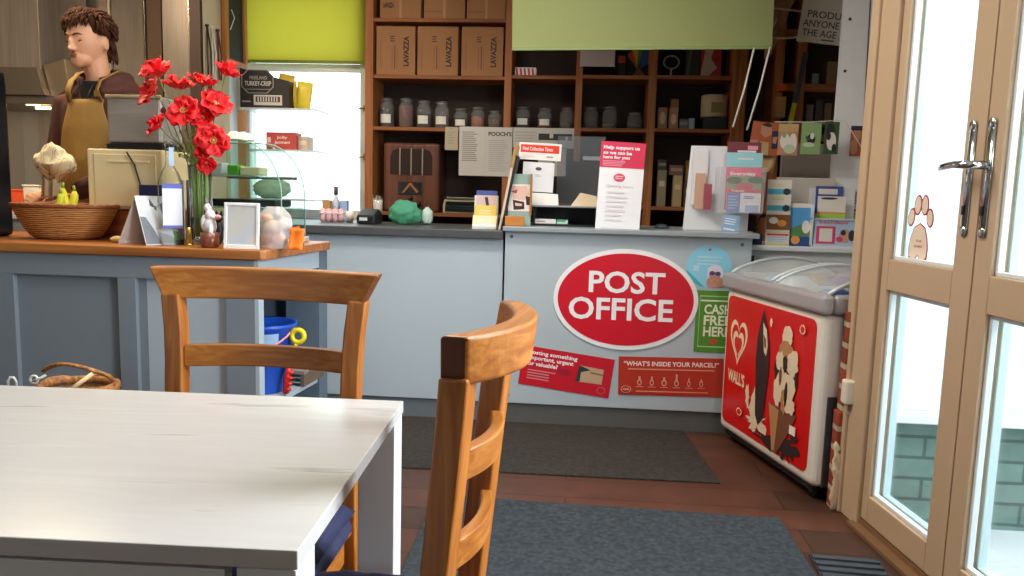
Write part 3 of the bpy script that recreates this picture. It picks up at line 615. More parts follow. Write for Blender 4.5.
# rounded backing
mbA = card_mb(W0, H0, els, fp, .002, 'red'); 
mbA.v = [Vector((v.x, v.y, v.z)) for v in mbA.v]
cr = .035
pts = [(cr-cr*math.cos(math.pi/2*i/6)*1, 0+cr-cr*math.sin(math.pi/2*i/6)) for i in range(7)]
for v, p in zip(mbA.v[:8], mbA.v[:8]): pass
mbA.f = mbA.f[6:]; mbA.mi = mbA.mi[6:]; mbA.sm = mbA.sm[6:]
rr = []
for (cx, cz, a0) in ((W0-cr, H0-cr, 0), (cr, H0-cr, 90), (cr, cr, 180), (W0-cr, cr, 270)):
    for i in range(7): rr.append((cx+cr*math.cos(R(a0+15*i)), cz+cr*math.sin(R(a0+15*i))))
mbA.prism(rr, 0, .002, 'y', 0)
mbA.build('advert_panel', [fp[q] for q in fp], fz, (.035, -.0025, .10))
rp = MB().prism([(.05, .25), (.11, .22), (.16, .22), (.16, .62), (.11, .64), (.06, .6)], 0, .002, 'x').build('side_graphic', fp['red'], fz, (L+.001, .10, 0))
# packs inside the freezer
pc_ = ['#e0c02c', '#3a5fb0', '#e8e4dc', '#d14a5a', '#7fb8d8', '#c9a24a', '#8b5ab0', '#dfe6ea']
Rf = Matrix.Rotation(fa, 3, 'Z')
names_ = ['yellow', 'blue', 'white', 'red', 'pale blue', 'golden', 'purple', 'silvery']
for i in range(8):
    lx, ly = .40+.10*(i % 4) if i < 4 else .08+.10*(i % 4), .10+.11*(i % 4) if i < 4 else .12+.10*((i+1) % 4)
    p = Rf @ Vector((lx, ly, 0))+Vector((.695, 3.54, 0))
    b_ = MB().grid(lambda u, v: ((u-.5)*.085, (v-.5)*.15, .036*(1-(2*u-1)**4)*(1-(2*v-1)**6)+.002), 8, 8).grid(lambda u, v: ((v-.5)*.085, (u-.5)*.15, .0), 4, 4)
    tag(b_.build('ice_cream_pack', M(pc_[i], .35), None, (p.x, p.y, .716+.006*i), (0, 0, fa+.3*(i % 3)), weld=False), f'{names_[i]} ice cream wrapper under the curved glass freezer lid', 'ice cream', 'ice creams in the chest freezer')
# socket with cable by the pier
sk = thing('socket_box', 'white plastic socket box on the brick pier beside the freezer', 'socket', (.955, 2.70, .40))
MB().box(0, 0, 0, .055, .045, .085).build('housing', M('#e9e0cd', .5), sk, bevel=.008, seg=3)
MB().tube([(.02, .02, 0), (.015, .02, -.02), (.03, .025, -.045), (.05, .03, -.06)], .004, 8).tube([(.035, .02, 0), (.04, .02, -.02), (.025, .02, -.04)], .003, 8).build('cable', M('#d9d0c0', .5), sk)

# ================================================================ SHELF UNIT
pine_sh_z = wood('shelf_pine_upright', '#8f5427', '#a56433', '#b8743f', 'z', .6); pine_sh_x = wood('shelf_pine_across', '#824a22', '#995a2c', '#ab6a37', 'x', .6)
su = thing('shelf_unit', 'tall pine shelving unit filling the back wall behind the counters', 'shelving', (0, 4.74, 0))
dk = M('#33231d', .8, 0, .25, 8)
MB().box(-1.31, .275, .0, .98, .29, 2.55).build('back_board', dk, su)
for (x0, x1, z0) in ((-1.315, -1.265, 0), (-.458, -.415, 0), (-.028, .012, 1.3), (.405, .452, 0), (.895, .975, 0)):
    MB().box(x0, 0, z0, x1, .27, 2.55).build('upright', pine_sh_z, su, bevel=.003)
def shelf(x0, x1, z, th=.022): MB().box(x0, .006, z-th, x1, .272, z).build('shelf_board', pine_sh_x, su, bevel=.002)
for z in (2.135, 1.80, 1.488, .968): shelf(-1.265, -.458, z)
for z in (1.81, 1.50): shelf(-.415, -.028, z); shelf(.012, .405, z+.006); shelf(.452, .895, z+.012)
shelf(.452, .895, 1.045); shelf(-.415, .405, 1.045); shelf(-1.265, .895, .60)
# coffee cartons
cb = {'card': M('#a5744a', .8, 0, .05, 40), 'ink': P_('#4a2a20'), 'ink2': P_('#8a5d3c'), 'tape': P_('#b98a5c'), 'dark': P_('#3a1f18')}
def carton(x0, x1, z0, h, els, label, Y=4.755, depth=.24):
    w = x1-x0; t = thing('coffee_carton', label, 'carton', (x0, Y, z0), 0, 'coffee cartons on the tall pine shelves')
    card_mb(w, h, els, cb, depth, 'card').build('carton_body', [cb[q] for q in cb], t, bevel=.003)
    MB().box(w*.47, .01, h, w*.53, depth-.01, h+.001).build('packing_tape', cb['tape'], t)
    return t
lav = [('v', 'LAVAZZA', .70, .20, .84, .82, .05, 'dark'), ('l', 3, .36, .20, .48, .34, 'ink'), ('r', .40, .42, .42, .88, 'ink2'), ('r', .47, .40, .49, .88, 'ink'), ('r', .53, .46, .545, .88, 'ink2'), ('r', .10, .30, .12, .88, 'ink2'), ('r', 0, .0, 1, .012, 'ink2')]
px = [(376, 415, 'leftmost of the three with vertical lettering, on second shelf'), (417, 458, 'middle of the three with vertical lettering, on second shelf'), (461, 503, 'rightmost of the three with vertical lettering, on second shelf')]
for a_, b_, s in px: carton(at(a_, 60, 4.755).x+.002, at(b_, 60, 4.755).x, 1.801, .288, lav, 'brown cardboard coffee carton, '+s)
for a_, b_, s in ((380, 421, 'at left end of the topmost shelf'), (424, 465, 'in the middle of the topmost shelf'), (467, 506, 'at right end of the topmost shelf')):
    carton(at(a_, 10, 4.755).x, min(at(b_, 10, 4.755).x, -.462), 2.136, .30, [('r', .47, 0, .53, 1, 'tape'), ('t', 'LAVAZZA', .08, .70, .34, .80, .05, 'dark')] if a_ == 380 else [('r', .47, 0, .53, 1, 'tape'), ('r', .02, .86, .45, .88, 'ink2')], 'plain brown cardboard carton '+s)
# glass jars
jg = M('#e8edea', .06, 0, .02, 18, 0, .11)
def jar(x, z, h, r, fill, fh, lab, label, lid='glass', Y=4.84, labh='#e9e5d8'):
    t = thing('storage_jar', label, 'jar', (x, Y, z), 0, 'glass jars on the pine shelves')
    MB().lathe([(r*.9, 0), (r, .01), (r, h*.68), (r*.72, h*.80), (r*.72, h*.86)], n=20).build('jar_body', jg, t)
    MB().lathe([(r*.93, .004), (r*.95, h*fh), (1e-6, h*fh+.004)], n=20).build('contents', M(fill, .8, 0, .4, 90, .6), t)
    MB().lathe([(r*.76, h*.86), (r*.8, h*.875), (r*.8, h*.93), (r*.35, h*.97), (1e-6, h*.985)], n=20).build('lid', jg if lid == 'glass' else M(lid, .4), t)
    MB().tube([(r*.78*math.cos(2*math.pi*i/20), r*.78*math.sin(2*math.pi*i/20), h*.865) for i in range(20)], .003, 6, closed=True).build('clip_ring', M('#9a9a95', .3, .9), t)
    if lab:
        MB().grid(lambda u, v: ((r+.0015)*math.sin((u-.5)*1.5), -(r+.0015)*math.cos((u-.5)*1.5), h*(.14+.28*v)), 6, 1).build('paper_label', P_(labh), t)
js = [(387, .165, '#3f3a26', .6, 1, 'leftmost on the jar shelf, dark green contents and white label'), (406, .165, '#6a3a2c', .7, 0, 'second from left on the jar shelf, reddish contents without label'),
      (424, .155, '#31291f', .5, 1, 'third from left on the jar shelf, dark contents and white label'), (442, .150, '#5d4a30', .4, 1, 'fourth from left on the jar shelf, white label'),
      (461, .115, '#2c241c', .5, 1, 'small and squat, fifth from left, with white label'), (478, .125, '#9a5a38', .5, 0, 'with orange-brown contents, sixth from left on the jar shelf'), (495, .105, '#57402c', .5, 0, 'smallest, right end of the left jar shelf')]
for (p, h, c, fh, lb, s) in js: jar(at(p, 110, 4.84).x, 1.489, h*1.15, .045 if h > .14 else .042, c, fh, lb, 'clip-top glass jar '+s)
for (p, h, c, fh, lb, s) in [(523, .12, '#2c241c', .5, 1, 'left of three in the second bay, white label'), (545, .115, '#241d18', .5, 1, 'middle of three in the second bay, tilted white label'), (567, .12, '#4b4a2c', .3, 0, 'right of three in the second bay, greenish contents')]:
    jar(at(p, 110, 4.84).x, 1.501, h*1.15, .043, c, fh, lb, 'glass jar '+s)
for (p, h, c, fh, lb, s) in [(591, .12, '#3c3a36', .15, 0, 'left of three nearly empty ones in the third bay'), (610, .125, '#5a5548', .2, 0, 'middle of three nearly empty ones in the third bay'), (635, .095, '#4a463c', .25, 0, 'right of three nearly empty ones in the third bay')]:
    jar(at(p, 110, 4.84).x, 1.507, h*1.15, .045, c, fh, lb, 'glass jar '+s)
# things on the shelves to the right
def bx(name, label, cat, x0, x1, z, h, mats, Y=4.79, d=.12, els=None, tilt=0, bev=.002, group=None, px_y=100):
    a_ = at(x0, px_y, Y).x; b_ = at(x1, px_y, Y).x; names = list(mats)
    o = card_mb(b_-a_, h, els or [], mats, d, names[0]).build(name, [mats[q] for q in names], None, (a_, Y, z), (R(-tilt), 0, 0), bevel=bev)
    return tag(o, label, cat, group)
cpal = {'w': P_('#e7dcd8'), 'r': P_('#c42f42')}
bx('sweet_box', 'small red-and-white striped box alone on the shelf beneath the green blind', 'box', 515, 536, 1.811, .05, cpal, els=[('p', [(.03+.19*i, .1), (.12+.19*i, .1), (.16+.19*i, .95), (.07+.19*i, .95)], 'r') for i in range(5)], px_y=70)
bx('paper_sheet', 'pale pink paper taped to shelf edge just under the green blind', 'paper', 580, 615, 1.862, .115, {'p': P_('#cfc4c8')}, Y=4.728, d=.001, bev=0, px_y=60)
bx('gift_figure', 'red-topped black bottle beside the rainbow picture on the upper shelf', 'bottle', 618, 625, 1.817, .12, {'k': P_('#26201f'), 'r': P_('#c94a40')}, els=[('r', 0, 0, 1, .35, 'r')], px_y=70, d=.04)
bx('picture_card', 'dark card with a rainbow burst on the upper shelf under the blind', 'card', 627, 652, 1.817, .17, {'k': P_('#1e2430'), 'y': P_('#d8a33c'), 'b': P_('#3a66b0'), 'o': P_('#b5543a'), 't': P_('#8a5a38'), 'g': P_('#4f8f5a')}, els=[('p', [(.4, .7), (.0, .2), (.2, .0)], 'o'), ('p', [(.4, .7), (.2, 0), (.45, 0)], 'y'), ('p', [(.45, .7), (.45, 0), (.6, 0)], 'g'), ('p', [(.5, .7), (.6, 0), (1, 0), (1, .4)], 'b'), ('p', [(.2, 1), (.45, .62), (.8, 1)], 't')], px_y=70, d=.01, tilt=6, Y=4.84)
t = thing('hand_mirror', 'small round-cornered white framed stand mirror on the upper shelf', 'mirror', (at(671, 70, 4.82).x, 4.82, 1.823))
MB().tube([(.045*math.cos(2*math.pi*i/24)*(1.0), 0, .085+.038*math.sin(2*math.pi*i/24)) for i in range(24)], .005, 8, closed=True).build('frame', M('#c8c8c4', .4), t)
MB().prism([(.042*math.cos(2*math.pi*i/24), .085+.035*math.sin(2*math.pi*i/24)) for i in range(24)], 0, .003, 'y').build('mirror_glass', M('#3a4447', .08, .8), t)
MB().lathe([(.03, 0), (.028, .006), (.006, .01), (.006, .045)], n=14).build('stand', M('#c8c8c4', .4), t)
bx('greeting_card', 'grey-green picture card leaning left of the red one on the upper shelf', 'card', 686, 700, 1.823, .19, {'g': P_('#4c5450'), 'l': P_('#77807a')}, els=[('p', [(0, 1), (.3, 0), (.5, 0), (.2, 1)], 'l')], px_y=60, d=.006, tilt=8, Y=4.86)
bx('greeting_card', 'red and cream card leaning on upper shelf beneath right end of blind', 'card', 701, 722, 1.823, .20, {'r': P_('#b03a44'), 'c': P_('#cbb9a8')}, els=[('p', [(.0, 1), (.25, 0), (.7, 0), (.5, .4), (.8, .7), (.3, 1)], 'c')], px_y=60, d=.006, tilt=8, Y=4.84)
bx('snack_packet', 'orange-brown packet, left of a pair, on right-hand shelf', 'packet', 659, 668, 1.513, .125, {'o': M('#b07a58', .5), 'c': P_('#d9b894')}, els=[('e', .5, .5, .3, .3, 'c')], d=.05)
bx('snack_packet', 'orange-brown packet, right of a pair, on right-hand shelf', 'packet', 670, 679, 1.513, .125, {'o': M('#b27b52', .5), 'c': P_('#d9b894')}, els=[('e', .5, .55, .3, .25, 'c')], d=.05)
bx('gift_box', 'small tan box balanced on top of the right snack packet', 'box', 671, 679, 1.6385, .05, {'o': M('#8d5e34', .6)}, d=.05)
bx('tin', 'little grey tin between snack packets and cream canister', 'tin', 681, 689, 1.513, .06, {'o': M('#5a5c68', .4), 'l': P_('#82858f')}, els=[('r', 0, .3, 1, .6, 'l')], d=.04)
bx('tin', 'little pale blue box next to the cream canister', 'tin', 690, 696, 1.513, .065, {'o': M('#9aa3ae', .4)}, d=.04)
t = thing('canister', 'wide cream canister lamp on its dark base at right end of shelf', 'canister', (at(714, 110, 4.86).x, 4.86, 1.513))
MB().box(-.072, -.06, 0, .072, .06, .075).build('base', M('#23282a', .5), t, bevel=.004)
MB().lathe([(.078, .078), (.080, .085), (.080, .20), (.076, .208), (1e-6, .21)], n=28).build('shade', M('#c9b894', .7), t)
MB().box(-.03, -.0825, .10, .045, -.079, .16).build('printed_label', M('#8f8258', .7), t)
# lower right bay
lows = [(657, 666, '#8f7f62', .22, 'tall olive box, left end'), (673, 682, '#b09a6c', .19, 'tall tan box'), (684, 694, '#5c3e2a', .16, 'dark brown box'), ]
for i, (a_, b_, h_, z_, s) in enumerate(lows):
    bx('grocery_box', s+' of the lower right shelf bay', 'box', a_, b_, 1.046, z_, {'o': M(h_, .6), 'l': P_('#c9b896')}, els=[('r', .2, .3, .8, .45, 'l')], d=.06, px_y=190)
for i, (a_, b_, h_, s) in enumerate(((658, 667, '#4a4a44', 'grey tub lying on the tall olive box'), (670, 684, '#7c5a52', 'pinkish-brown packet resting on the tan box'))):
    bx('grocery_box', s, 'box', a_, b_, 1.046+(.221, .191)[i], .06, {'o': M(h_, .6), 'l': P_('#a88f80')}, els=[('r', .1, .3, .9, .6, 'l')], d=.06, px_y=160)
bx('juice_carton', 'orange carton on the lower right shelf beside leaflet holder', 'carton', 686, 696, 1.207, .12, {'o': M('#9a6a2c', .6)}, d=.05, px_y=170)
# wooden radio
rx0, rx1 = at(384, 170, 4.79).x, at(440, 170, 4.79).x
rd = thing('vintage_radio', 'old wooden table radio with arched grille and tuning dial', 'radio', (rx0, 4.77, .969)); rw = rx1-rx0; rh = .425
rwood = wood('radio_veneer', '#54301f', '#673c28', '#774831', 'z', .35)
MB().box(0, 0, 0, rw, .2, rh).build('cabinet', rwood, rd, bevel=.018, seg=4)
gr = MB(); gr.prism([(.06+(rw-.12)*(.5-.5*math.cos(math.pi*i/12)) if 0 else .045+(rw-.09)*i/12, .23+.0) for i in (0, 12)]+[(rw-.045, .34), (rw-.06, .375), (rw-.09, .388), (.09, .388), (.06, .375), (.045, .34)], -.004, 0, 'y'); gr.build('speaker_cloth', M('#31231c', .9, 0, .2, 120), rd)
for fx in (.30, .5, .70): MB().box(rw*fx-.004, -.010, .225, rw*fx+.004, -.003, .392).build('grille_bar', M('#a58d78', .35, .5), rd, bevel=.002)
MB().box(rw*.27, -.004, .105, rw*.70, 0, .185).build('dial', M('#1b1614', .25), rd, bevel=.002)
MB().prism([(rw*.34, .118), (rw*.375, .118), (rw*.49, .165), (rw*.60, .118), (rw*.64, .125), (rw*.50, .178), (rw*.47, .178)], -.006, -.004, 'y').build('dial_arc', M('#a8683a', .4), rd)
for fx, z, r_ in ((.5, .085, .012), (.36, .05, .016), (.64, .05, .016)): MB().tube([(rw*fx, 0, z), (rw*fx, -.018, z)], r_, 14).build('knob', M('#2e1a12', .35), rd)
# weighing scale / till display
sx0, sx1 = at(441, 195, 4.70).x, at(495, 195, 4.70).x
ws = thing('counter_scale', 'cream and black counter scale beside the wooden radio', 'scale', (sx0, 4.765, .969)); sw_ = sx1-sx0
MB().prism([(0, 0), (.2, 0), (.2, .085), (.05, .085), (0, .05)], 0, sw_, 'x').build('housing', M('#b5a98c', .5), ws, bevel=.005)
MB().prism([(-.003, .008), (.002, .008), (.049, .050), (.049, .078), (.044, .080), (-.003, .050)], .015, sw_-.015, 'x').build('display', M('#15191c', .2), ws)
MB().box(.02, .03, .088, sw_-.01, .19, .098).build('tray', M('#8a857a', .3, .6), ws, bevel=.003)
MB().box(sw_*.62, -.007, .02, sw_*.88, -.005, .045).build('printed_label', P_('#bfb294'), ws)
# price sheets hung from the shelf edge
pp = {'w': P_('#cfc8bf'), 'g': P_('#8a837c'), 'k': P_('#3c2f28'), 'd': P_('#2a2725'), 'l': P_('#b8b2aa')}
def sheet(nm, x0, y0, x1, y1, els, label, Y=4.732, pal=pp, rot=0, cat='sheet'):
    a_ = at(x0, (y0+y1)/2, Y).x; b_ = at(x1, (y0+y1)/2, Y).x; z1 = at((x0+x1)/2, y0, Y).z; z0 = at((x0+x1)/2, y1, Y).z
    return card(nm, label, cat, b_-a_, z1-z0, els, pal, (a_, Y, z0), (0, R(rot), 0), t=.001)
sheet('price_note', 445, 127, 458, 150, [('l', 5, .2, .2, .8, .8, 'l'), ('e', .5, .06, .04, .02, 'd')], 'small blank-looking beige note pinned at left of the price list', pal={'w': P_('#b9ab90'), 'l': P_('#a89a80'), 'd': P_('#3c2f28')})
sheet('price_list', 459, 127, 512, 176, [('l', 15, .06, .10, .36, .72, 'g'), ('l', 15, .62, .10, .72, .72, 'g'), ('r', .665, 0, .668, 1, 'l'), ('t', 'POOCH\'S', .60, .09, .985, .19, .03, 'k'), ('l', 16, .80, .26, .96, .92, 'l')][0:1]+[('t', 'POOCH\'S', .55, .09, .985, .18, .035, 'k'), ('r', .495, 0, .499, 1, 'l'), ('l', 16, .56, .26, .94, .92, 'l')], 'large white price list headed POOCH\'S pinned to the shelf edge')
sheet('notice', 513, 128, 574, 148, [('r', 0, 0, .003, 1, 'l'), ('l', 4, .03, .2, .38, .8, 'l'), ('r', .42, .28, .97, .60, 'd'), ('r', .60, .15, .66, .5, 'w'), ('r', .86, .42, .9, .7, 'w')], 'white notice with black picture strip pinned right of the price list')
sheet('notice', 538, 149, 566, 176, [('r', .55, 0, .58, .8, 'd')], 'plain off-white sheet hanging below the notice with black strip', Y=4.731)
# ================================================================ LEFT COUNTER
gb_ = M('#7e8890', .5, 0, .04, 4); gb_lit = M('#b0bec7', .5, 0, .04, 4)  # second tone carries the door light on the end unit in its colour
lk = thing('panelled_counter', 'grey-blue panelled cabinet counter under the wooden worktop at left', 'cabinet', (-1.10, 2.60, 0))
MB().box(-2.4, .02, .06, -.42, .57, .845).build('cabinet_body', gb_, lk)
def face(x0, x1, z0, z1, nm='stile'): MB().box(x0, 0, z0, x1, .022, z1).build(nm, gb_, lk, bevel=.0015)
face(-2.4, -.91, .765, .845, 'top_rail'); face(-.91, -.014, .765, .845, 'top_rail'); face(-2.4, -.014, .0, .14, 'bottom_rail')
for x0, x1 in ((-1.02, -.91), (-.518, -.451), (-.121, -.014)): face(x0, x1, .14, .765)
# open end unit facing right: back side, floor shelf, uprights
MB().box(-.42, .022, .06, -.012, .035, .845).build('side_panel', gb_lit, lk)
MB().prism([(-.014, 0), (0, 0), (.004, .035), (-.012, .035)], 0, .845, 'z').build('end_stile', gb_lit, lk)
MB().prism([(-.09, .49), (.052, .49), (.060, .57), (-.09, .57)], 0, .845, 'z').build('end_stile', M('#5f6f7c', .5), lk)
MB().prism([(-.05, .035), (.004, .035), (.052, .49), (-.05, .49)], .775, .845, 'z').build('end_rail', gb_lit, lk)
MB().prism([(-.42, .035), (.002, .035), (.052, .57), (-.42, .57)], .29, .31, 'z').build('shelf_board', gb_lit, lk)
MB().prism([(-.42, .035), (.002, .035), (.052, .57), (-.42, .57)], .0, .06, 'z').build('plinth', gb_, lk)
wt = wood('worktop_oak', '#8d5128', '#a8672f', '#bb7a3e', 'x', .35)
o = MB().prism([(-3.5, 2.585), (-1.085, 2.585), (-1.072, 2.60), (-1.020, 3.15), (-1.035, 3.17), (-3.5, 3.17)], .845, .879, 'z').build('wooden_worktop', wt, bevel=.004, seg=3); tag(o, 'continuous brown wooden worktop on the left counter', 'worktop')
ZT = .880
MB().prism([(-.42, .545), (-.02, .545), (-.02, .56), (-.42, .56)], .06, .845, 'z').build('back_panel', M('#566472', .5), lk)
# toy bucket with spades, crate on the floor shelf
bx_ = -1.19; bY = 2.86
bk = thing('toy_bucket', 'blue plastic seaside bucket with yellow handle in the open end of the counter', 'bucket', (bx_, bY, .311))
MB().lathe([(.078, 0), (.080, .004), (.118, .25), (.126, .256), (.126, .27), (.114, .266), (.076, .01), (1e-6, .008)], n=32).build('bucket_body', M('#1f55c4', .35), bk)
MB().tube([(.120*math.cos(R(a)), -.122*math.sin(R(a)), .255-.075*math.sin(R(a))) for a in range(0, 181, 12)], .004, 8).build('handle', M('#e8a0a0', .4), bk)
MB().grid(lambda u, v: ((.114+.007*v)*math.sin(.3+1.1*(u-.5)) , -(.114+.007*v)*math.cos(.3+1.1*(u-.5)), .19+.05*v), 8, 2).build('rim_sticker', M('#a8c8ea', .4), bk)
sp = thing('toy_spade', 'yellow plastic spade with ring grip leaning out of the blue bucket', 'toy', (bx_+.112, bY-.04, .395), (R(-4), R(14), 0))
MB().tube([(0, 0, 0), (0, 0, .12)], .008, 8).build('shaft', M('#e8d21c', .35), sp)
MB().tube([(.024*math.cos(R(a)), 0, .145+.024*math.sin(R(a))) for a in range(0, 360, 24)], .010, 8, closed=True).build('grip', M('#f0dc20', .35), sp)
sp = thing('toy_rake', 'red plastic beach toy standing against right side of the blue bucket', 'toy', (bx_+.108, bY-.06, .313))
mb = MB().tube([(0, 0, .005), (.004, 0, .06), (.016, 0, .11)], [.013, .012, .009], 8)
for i in range(4): mb.ell((.006+.004*i, 0, .02+.022*i), (.017, .012, .008), n=10, k=6)
mb.build('rake_body', M('#d8281c', .4), sp)
o = MB().lathe([(.02, 0), (.026, .10), (.028, .102)], n=14).build('toy_cup', M('#f0e07a', .4), None, (bx_-.04, bY-.12, .311)); tag(o, 'pale yellow toy cup at the left of blue bucket', 'toy')
cr_ = thing('wooden_crate', 'weathered wooden slatted crate beside the blue bucket', 'crate', (-1.105, 2.93, .311), R(-4))
wd = M('#8f8478', .8, 0, .2, 30)
for i in range(3): MB().box(-.10, .035*i*2, .05, .05, .035*i*2+.05, .062).build('slat', wd, cr_)
for x in (-.10, .035): MB().box(x, 0, 0, x+.015, .2, .05).build('runner', M('#6d5a48', .8, 0, .2, 30), cr_)
# wicker basket with hooped handle on the floor between table and counter
wk = ramp_mat('willow', ['#6b3f1e', '#9a6430', '#c08a4c'], (30, 30, 3), 3, .6, 0, .4)
cx_, cy_ = at(78, 385, 2.28).x, 2.28
wb = thing('handled_basket', 'brown wicker basket with hooped handle just beyond the far table edge', 'basket', (cx_, cy_, 0))
ztop = at(78, 384, 2.28).z
mb = MB(); n_r = 16
for i in range(n_r):
    z = .012+(ztop-.02)*i/(n_r-1); r_ = .085+.03*i/(n_r-1)
    mb.tube([((r_+.003*(-1)**(j+i))*math.cos(2*math.pi*j/28), (r_+.003*(-1)**(j+i))*.8*math.sin(2*math.pi*j/28), z) for j in range(28)], ztop/n_r*.52, 6, closed=True)
mb.lathe([(.085, .0), (.085, .01), (1e-6, .012)], n=28, sq=(1, .8))
mb.build('woven_body', wk, wb)
mb = MB()
for k_ in range(3): mb.tube([((.118)*math.cos(R(a)+k_*.3), .095*math.sin(R(a)+k_*.3), ztop+.006*math.sin(R(a*5)+k_*2.1)) for a in range(0, 360, 9)], .006, 6, closed=True)
mb.build('braided_rim', wk, wb)
mb = MB()
for k_ in range(3): mb.tube([(-.105+.215*t+.004*math.sin(9*t+k_*2), -.01-.04*math.sin(math.pi*t)+.004*math.cos(9*t+k_*2), ztop+.02+.055*math.sin(math.pi*(.12+.80*t))) for t in [i/16 for i in range(17)]]+[(.118, .02, ztop+.0)], .0055, 6)
mb.build('hoop_handle', wk, wb)
MB().tube([(.098, -.07, ztop+.055), (.05, -.12, ztop+.01)], .007, 6).build('split_cane', M('#d9b98c', .6), wb)
MB().tube([(-.125+.013*math.cos(R(a)), -.03, ztop+.016+.012*math.sin(R(a))) for a in range(0, 360, 30)], .004, 6, closed=True).tube([(-.13, -.03, ztop+.01), (-.11, -.035, ztop+.018), (-.085, -.03, ztop+.032)], .004, 6).build('rope_knot', M('#dfe3de', .8), wb)
hx_ = at(12, 380, 2.28)
MB().tube([(-.014, 0, -.04), (-.014, 0, 0), (-.006, 0, .012), (.006, 0, .012), (.014, 0, 0), (.014, 0, -.04)], .004, 8).tube([(-.03, 0, -.04), (.09, 0, -.04)], .006, 8).build('rope_loop', M('#dfe3de', .8), wb, (hx_.x-cx_, 0, hx_.z-.004))

# ================================================================ ON THE LEFT WORKTOP
o = thing('coffee_machine', 'black glossy machine at the extreme left end of the worktop', 'machine', (at(11.5, 150, 2.90).x-.34, 2.76, ZT))
zt_ = at(5, 66, 2.75).z-ZT
MB().box(0, 0, 0, .34, .14, zt_).build('housing', M('#101216', .18), o, bevel=.02, seg=4)
MB().box(.318, -.004, zt_-.15, .328, 0, zt_-.02).box(.30, -.004, zt_-.045, .318, 0, zt_-.035).build('chrome_trim', M('#c8ccd0', .25, .7), o)
MB().box(.20, -.003, .06, .325, 0, .20).build('drip_panel', M('#27302c', .3), o, bevel=.002)
# wicker bowl
bY = 2.84; bc = at(66, 226, bY).x
wv = weave_mat('basket_weave', '#7a4520', '#d29a58', 9, 9, 42)
bo = thing('wicker_bowl', 'wide golden-brown wicker bowl holding bananas on the worktop', 'bowl', (bc, bY, ZT))
def bowl(r0, r1, h): return [(r0*(1-.02)+ (r1-r0)*math.sin(math.pi/2*i/10)**1.0, h*(1-math.cos(math.pi/2*i/10))**.9) for i in range(11)]
pr = [(.115+(.205-.115)*((i/10)**.62), .128*i/10) for i in range(11)]
MB().lathe([(1e-6, .006)]+[(.108, .0)]+pr+[(.196, .128)]+[(r_-.012, z+.008) for r_, z in pr[::-1][1:]]+[(1e-6, .014)], n=56, sq=(1, .62)).build('woven_body', wv, bo)
mb = MB(); 
for k_ in range(2): mb.tube([(.202*math.cos(R(a)), .202*.62*math.sin(R(a)), .128+.003*math.sin(R(a*16)+k_*math.pi)) for a in range(0, 360, 4)], .006, 6, closed=True)
mb.build('rim', M('#8a4e24', .6, 0, .2, 80), bo)
def banana(x, y, z, lean, label, h='#d8d22c'):
    t = thing('banana', label, 'banana', (x, y, z), (0, 0, lean), 'bananas in the wicker bowl')
    pts = [(.075*math.sin(R(a)), 0, .075*(1-math.cos(R(a)))*1.2) for a in range(-5, 96, 10)]
    rs = [.008]+[.017*math.sin(math.pi*(.18+.66*i/9))**.6 for i in range(9)]+[.007]
    MB().tube(pts, rs, 10).build('skin', M(h, .45, 0, .12, 25), t)
    p = pts[-1]; MB().tube([p, (p[0]-.002, 0, p[2]+.022)], [.006, .0045], 8).build('stem', M('#8a9a2c', .6), t); return t
for i, (px_, ln, lb, dx) in enumerate(((46, R(10), 'leftmost yellow-green banana curving up inside the wicker bowl', 0), (56, R(25), 'middle upright banana in the wicker bowl', 0), (68, R(170), 'rightmost banana, curving the other way in the wicker bowl', 0))):
    banana(at(px_, 205, bY).x-.02*(i < 2)+.03*(i == 2), bY+.012*i, ZT+.075+.01*i, ln, lb, ['#c9cf2e', '#dfd636', '#d6cc30'][i])
o = MB().ell((0, 0, .012), (.03, .02, .013), n=12, k=8).build('bread_roll', M('#d9b978', .8, 0, .1, 50, .3), None, (at(118, 241, 2.72).x, 2.72, ZT)); tag(o, 'little pale roll between wicker bowl and standing calendar', 'roll')
# calendar
cY = 2.68; x0, x1, x2, x3 = at(118, 246, cY).x, at(142, 196, cY).x, at(157, 246, cY).x, at(176, 246, cY).x
cal = thing('tent_calendar', 'white tent calendar with a black-and-white dog photo on worktop', 'calendar', (x0, cY, ZT))
hC = .175
def quad(mb, a, b, c, d, th=.002, mi=0):
    a, b, c, d = map(Vector, (a, b, c, d)); n = (b-a).cross(d-a).normalized()*th
    vs = [a, b, c, d, a-n, b-n, c-n, d-n]; return mb.add(vs, [(0, 1, 2, 3), (7, 6, 5, 4), (0, 4, 5, 1), (1, 5, 6, 2), (2, 6, 7, 3), (3, 7, 4, 0)], mi)
A0 = Vector((0, 0, 0)); A1 = Vector((.085, .0, hC)); A2 = Vector((.205-.05, -.03, 0))
quad(MB(), (0, 0, 0), (.10, .08, 0), (.145, .09, hC), (.075, -.005, hC)).build('back_page', M('#b9aea6', .7, 0, .1, 60), cal)
F = MB(); fa0, fb0, fc0, fd0 = Vector((.125, -.03, 0)), Vector((.222, .045, 0)), Vector((.150, .085, hC)), Vector((.073, -.008, hC))
quad(F, fa0, fb0, fc0, fd0)
nn = (fb0-fa0).cross(fd0-fa0).normalized()
def fq(pts, lay, mi):
    vs = []
    for u, v in pts: vs.append(fa0*(1-u)*(1-v)+fb0*u*(1-v)+fc0*u*v+fd0*(1-u)*v+nn*.0004*lay)
    F.add(vs, [tuple(range(len(vs)))], mi)
fq([(.02, .02), (.45, .02), (.35, .25), (.45, .55), (.02, .58)], 1, 1); fq([(.45, .03), (.80, .03), (.85, .30), (.72, .50), (.80, .70), (.66, .82), (.50, .80), (.42, .62), (.50, .45), (.38, .25)], 2, 2)
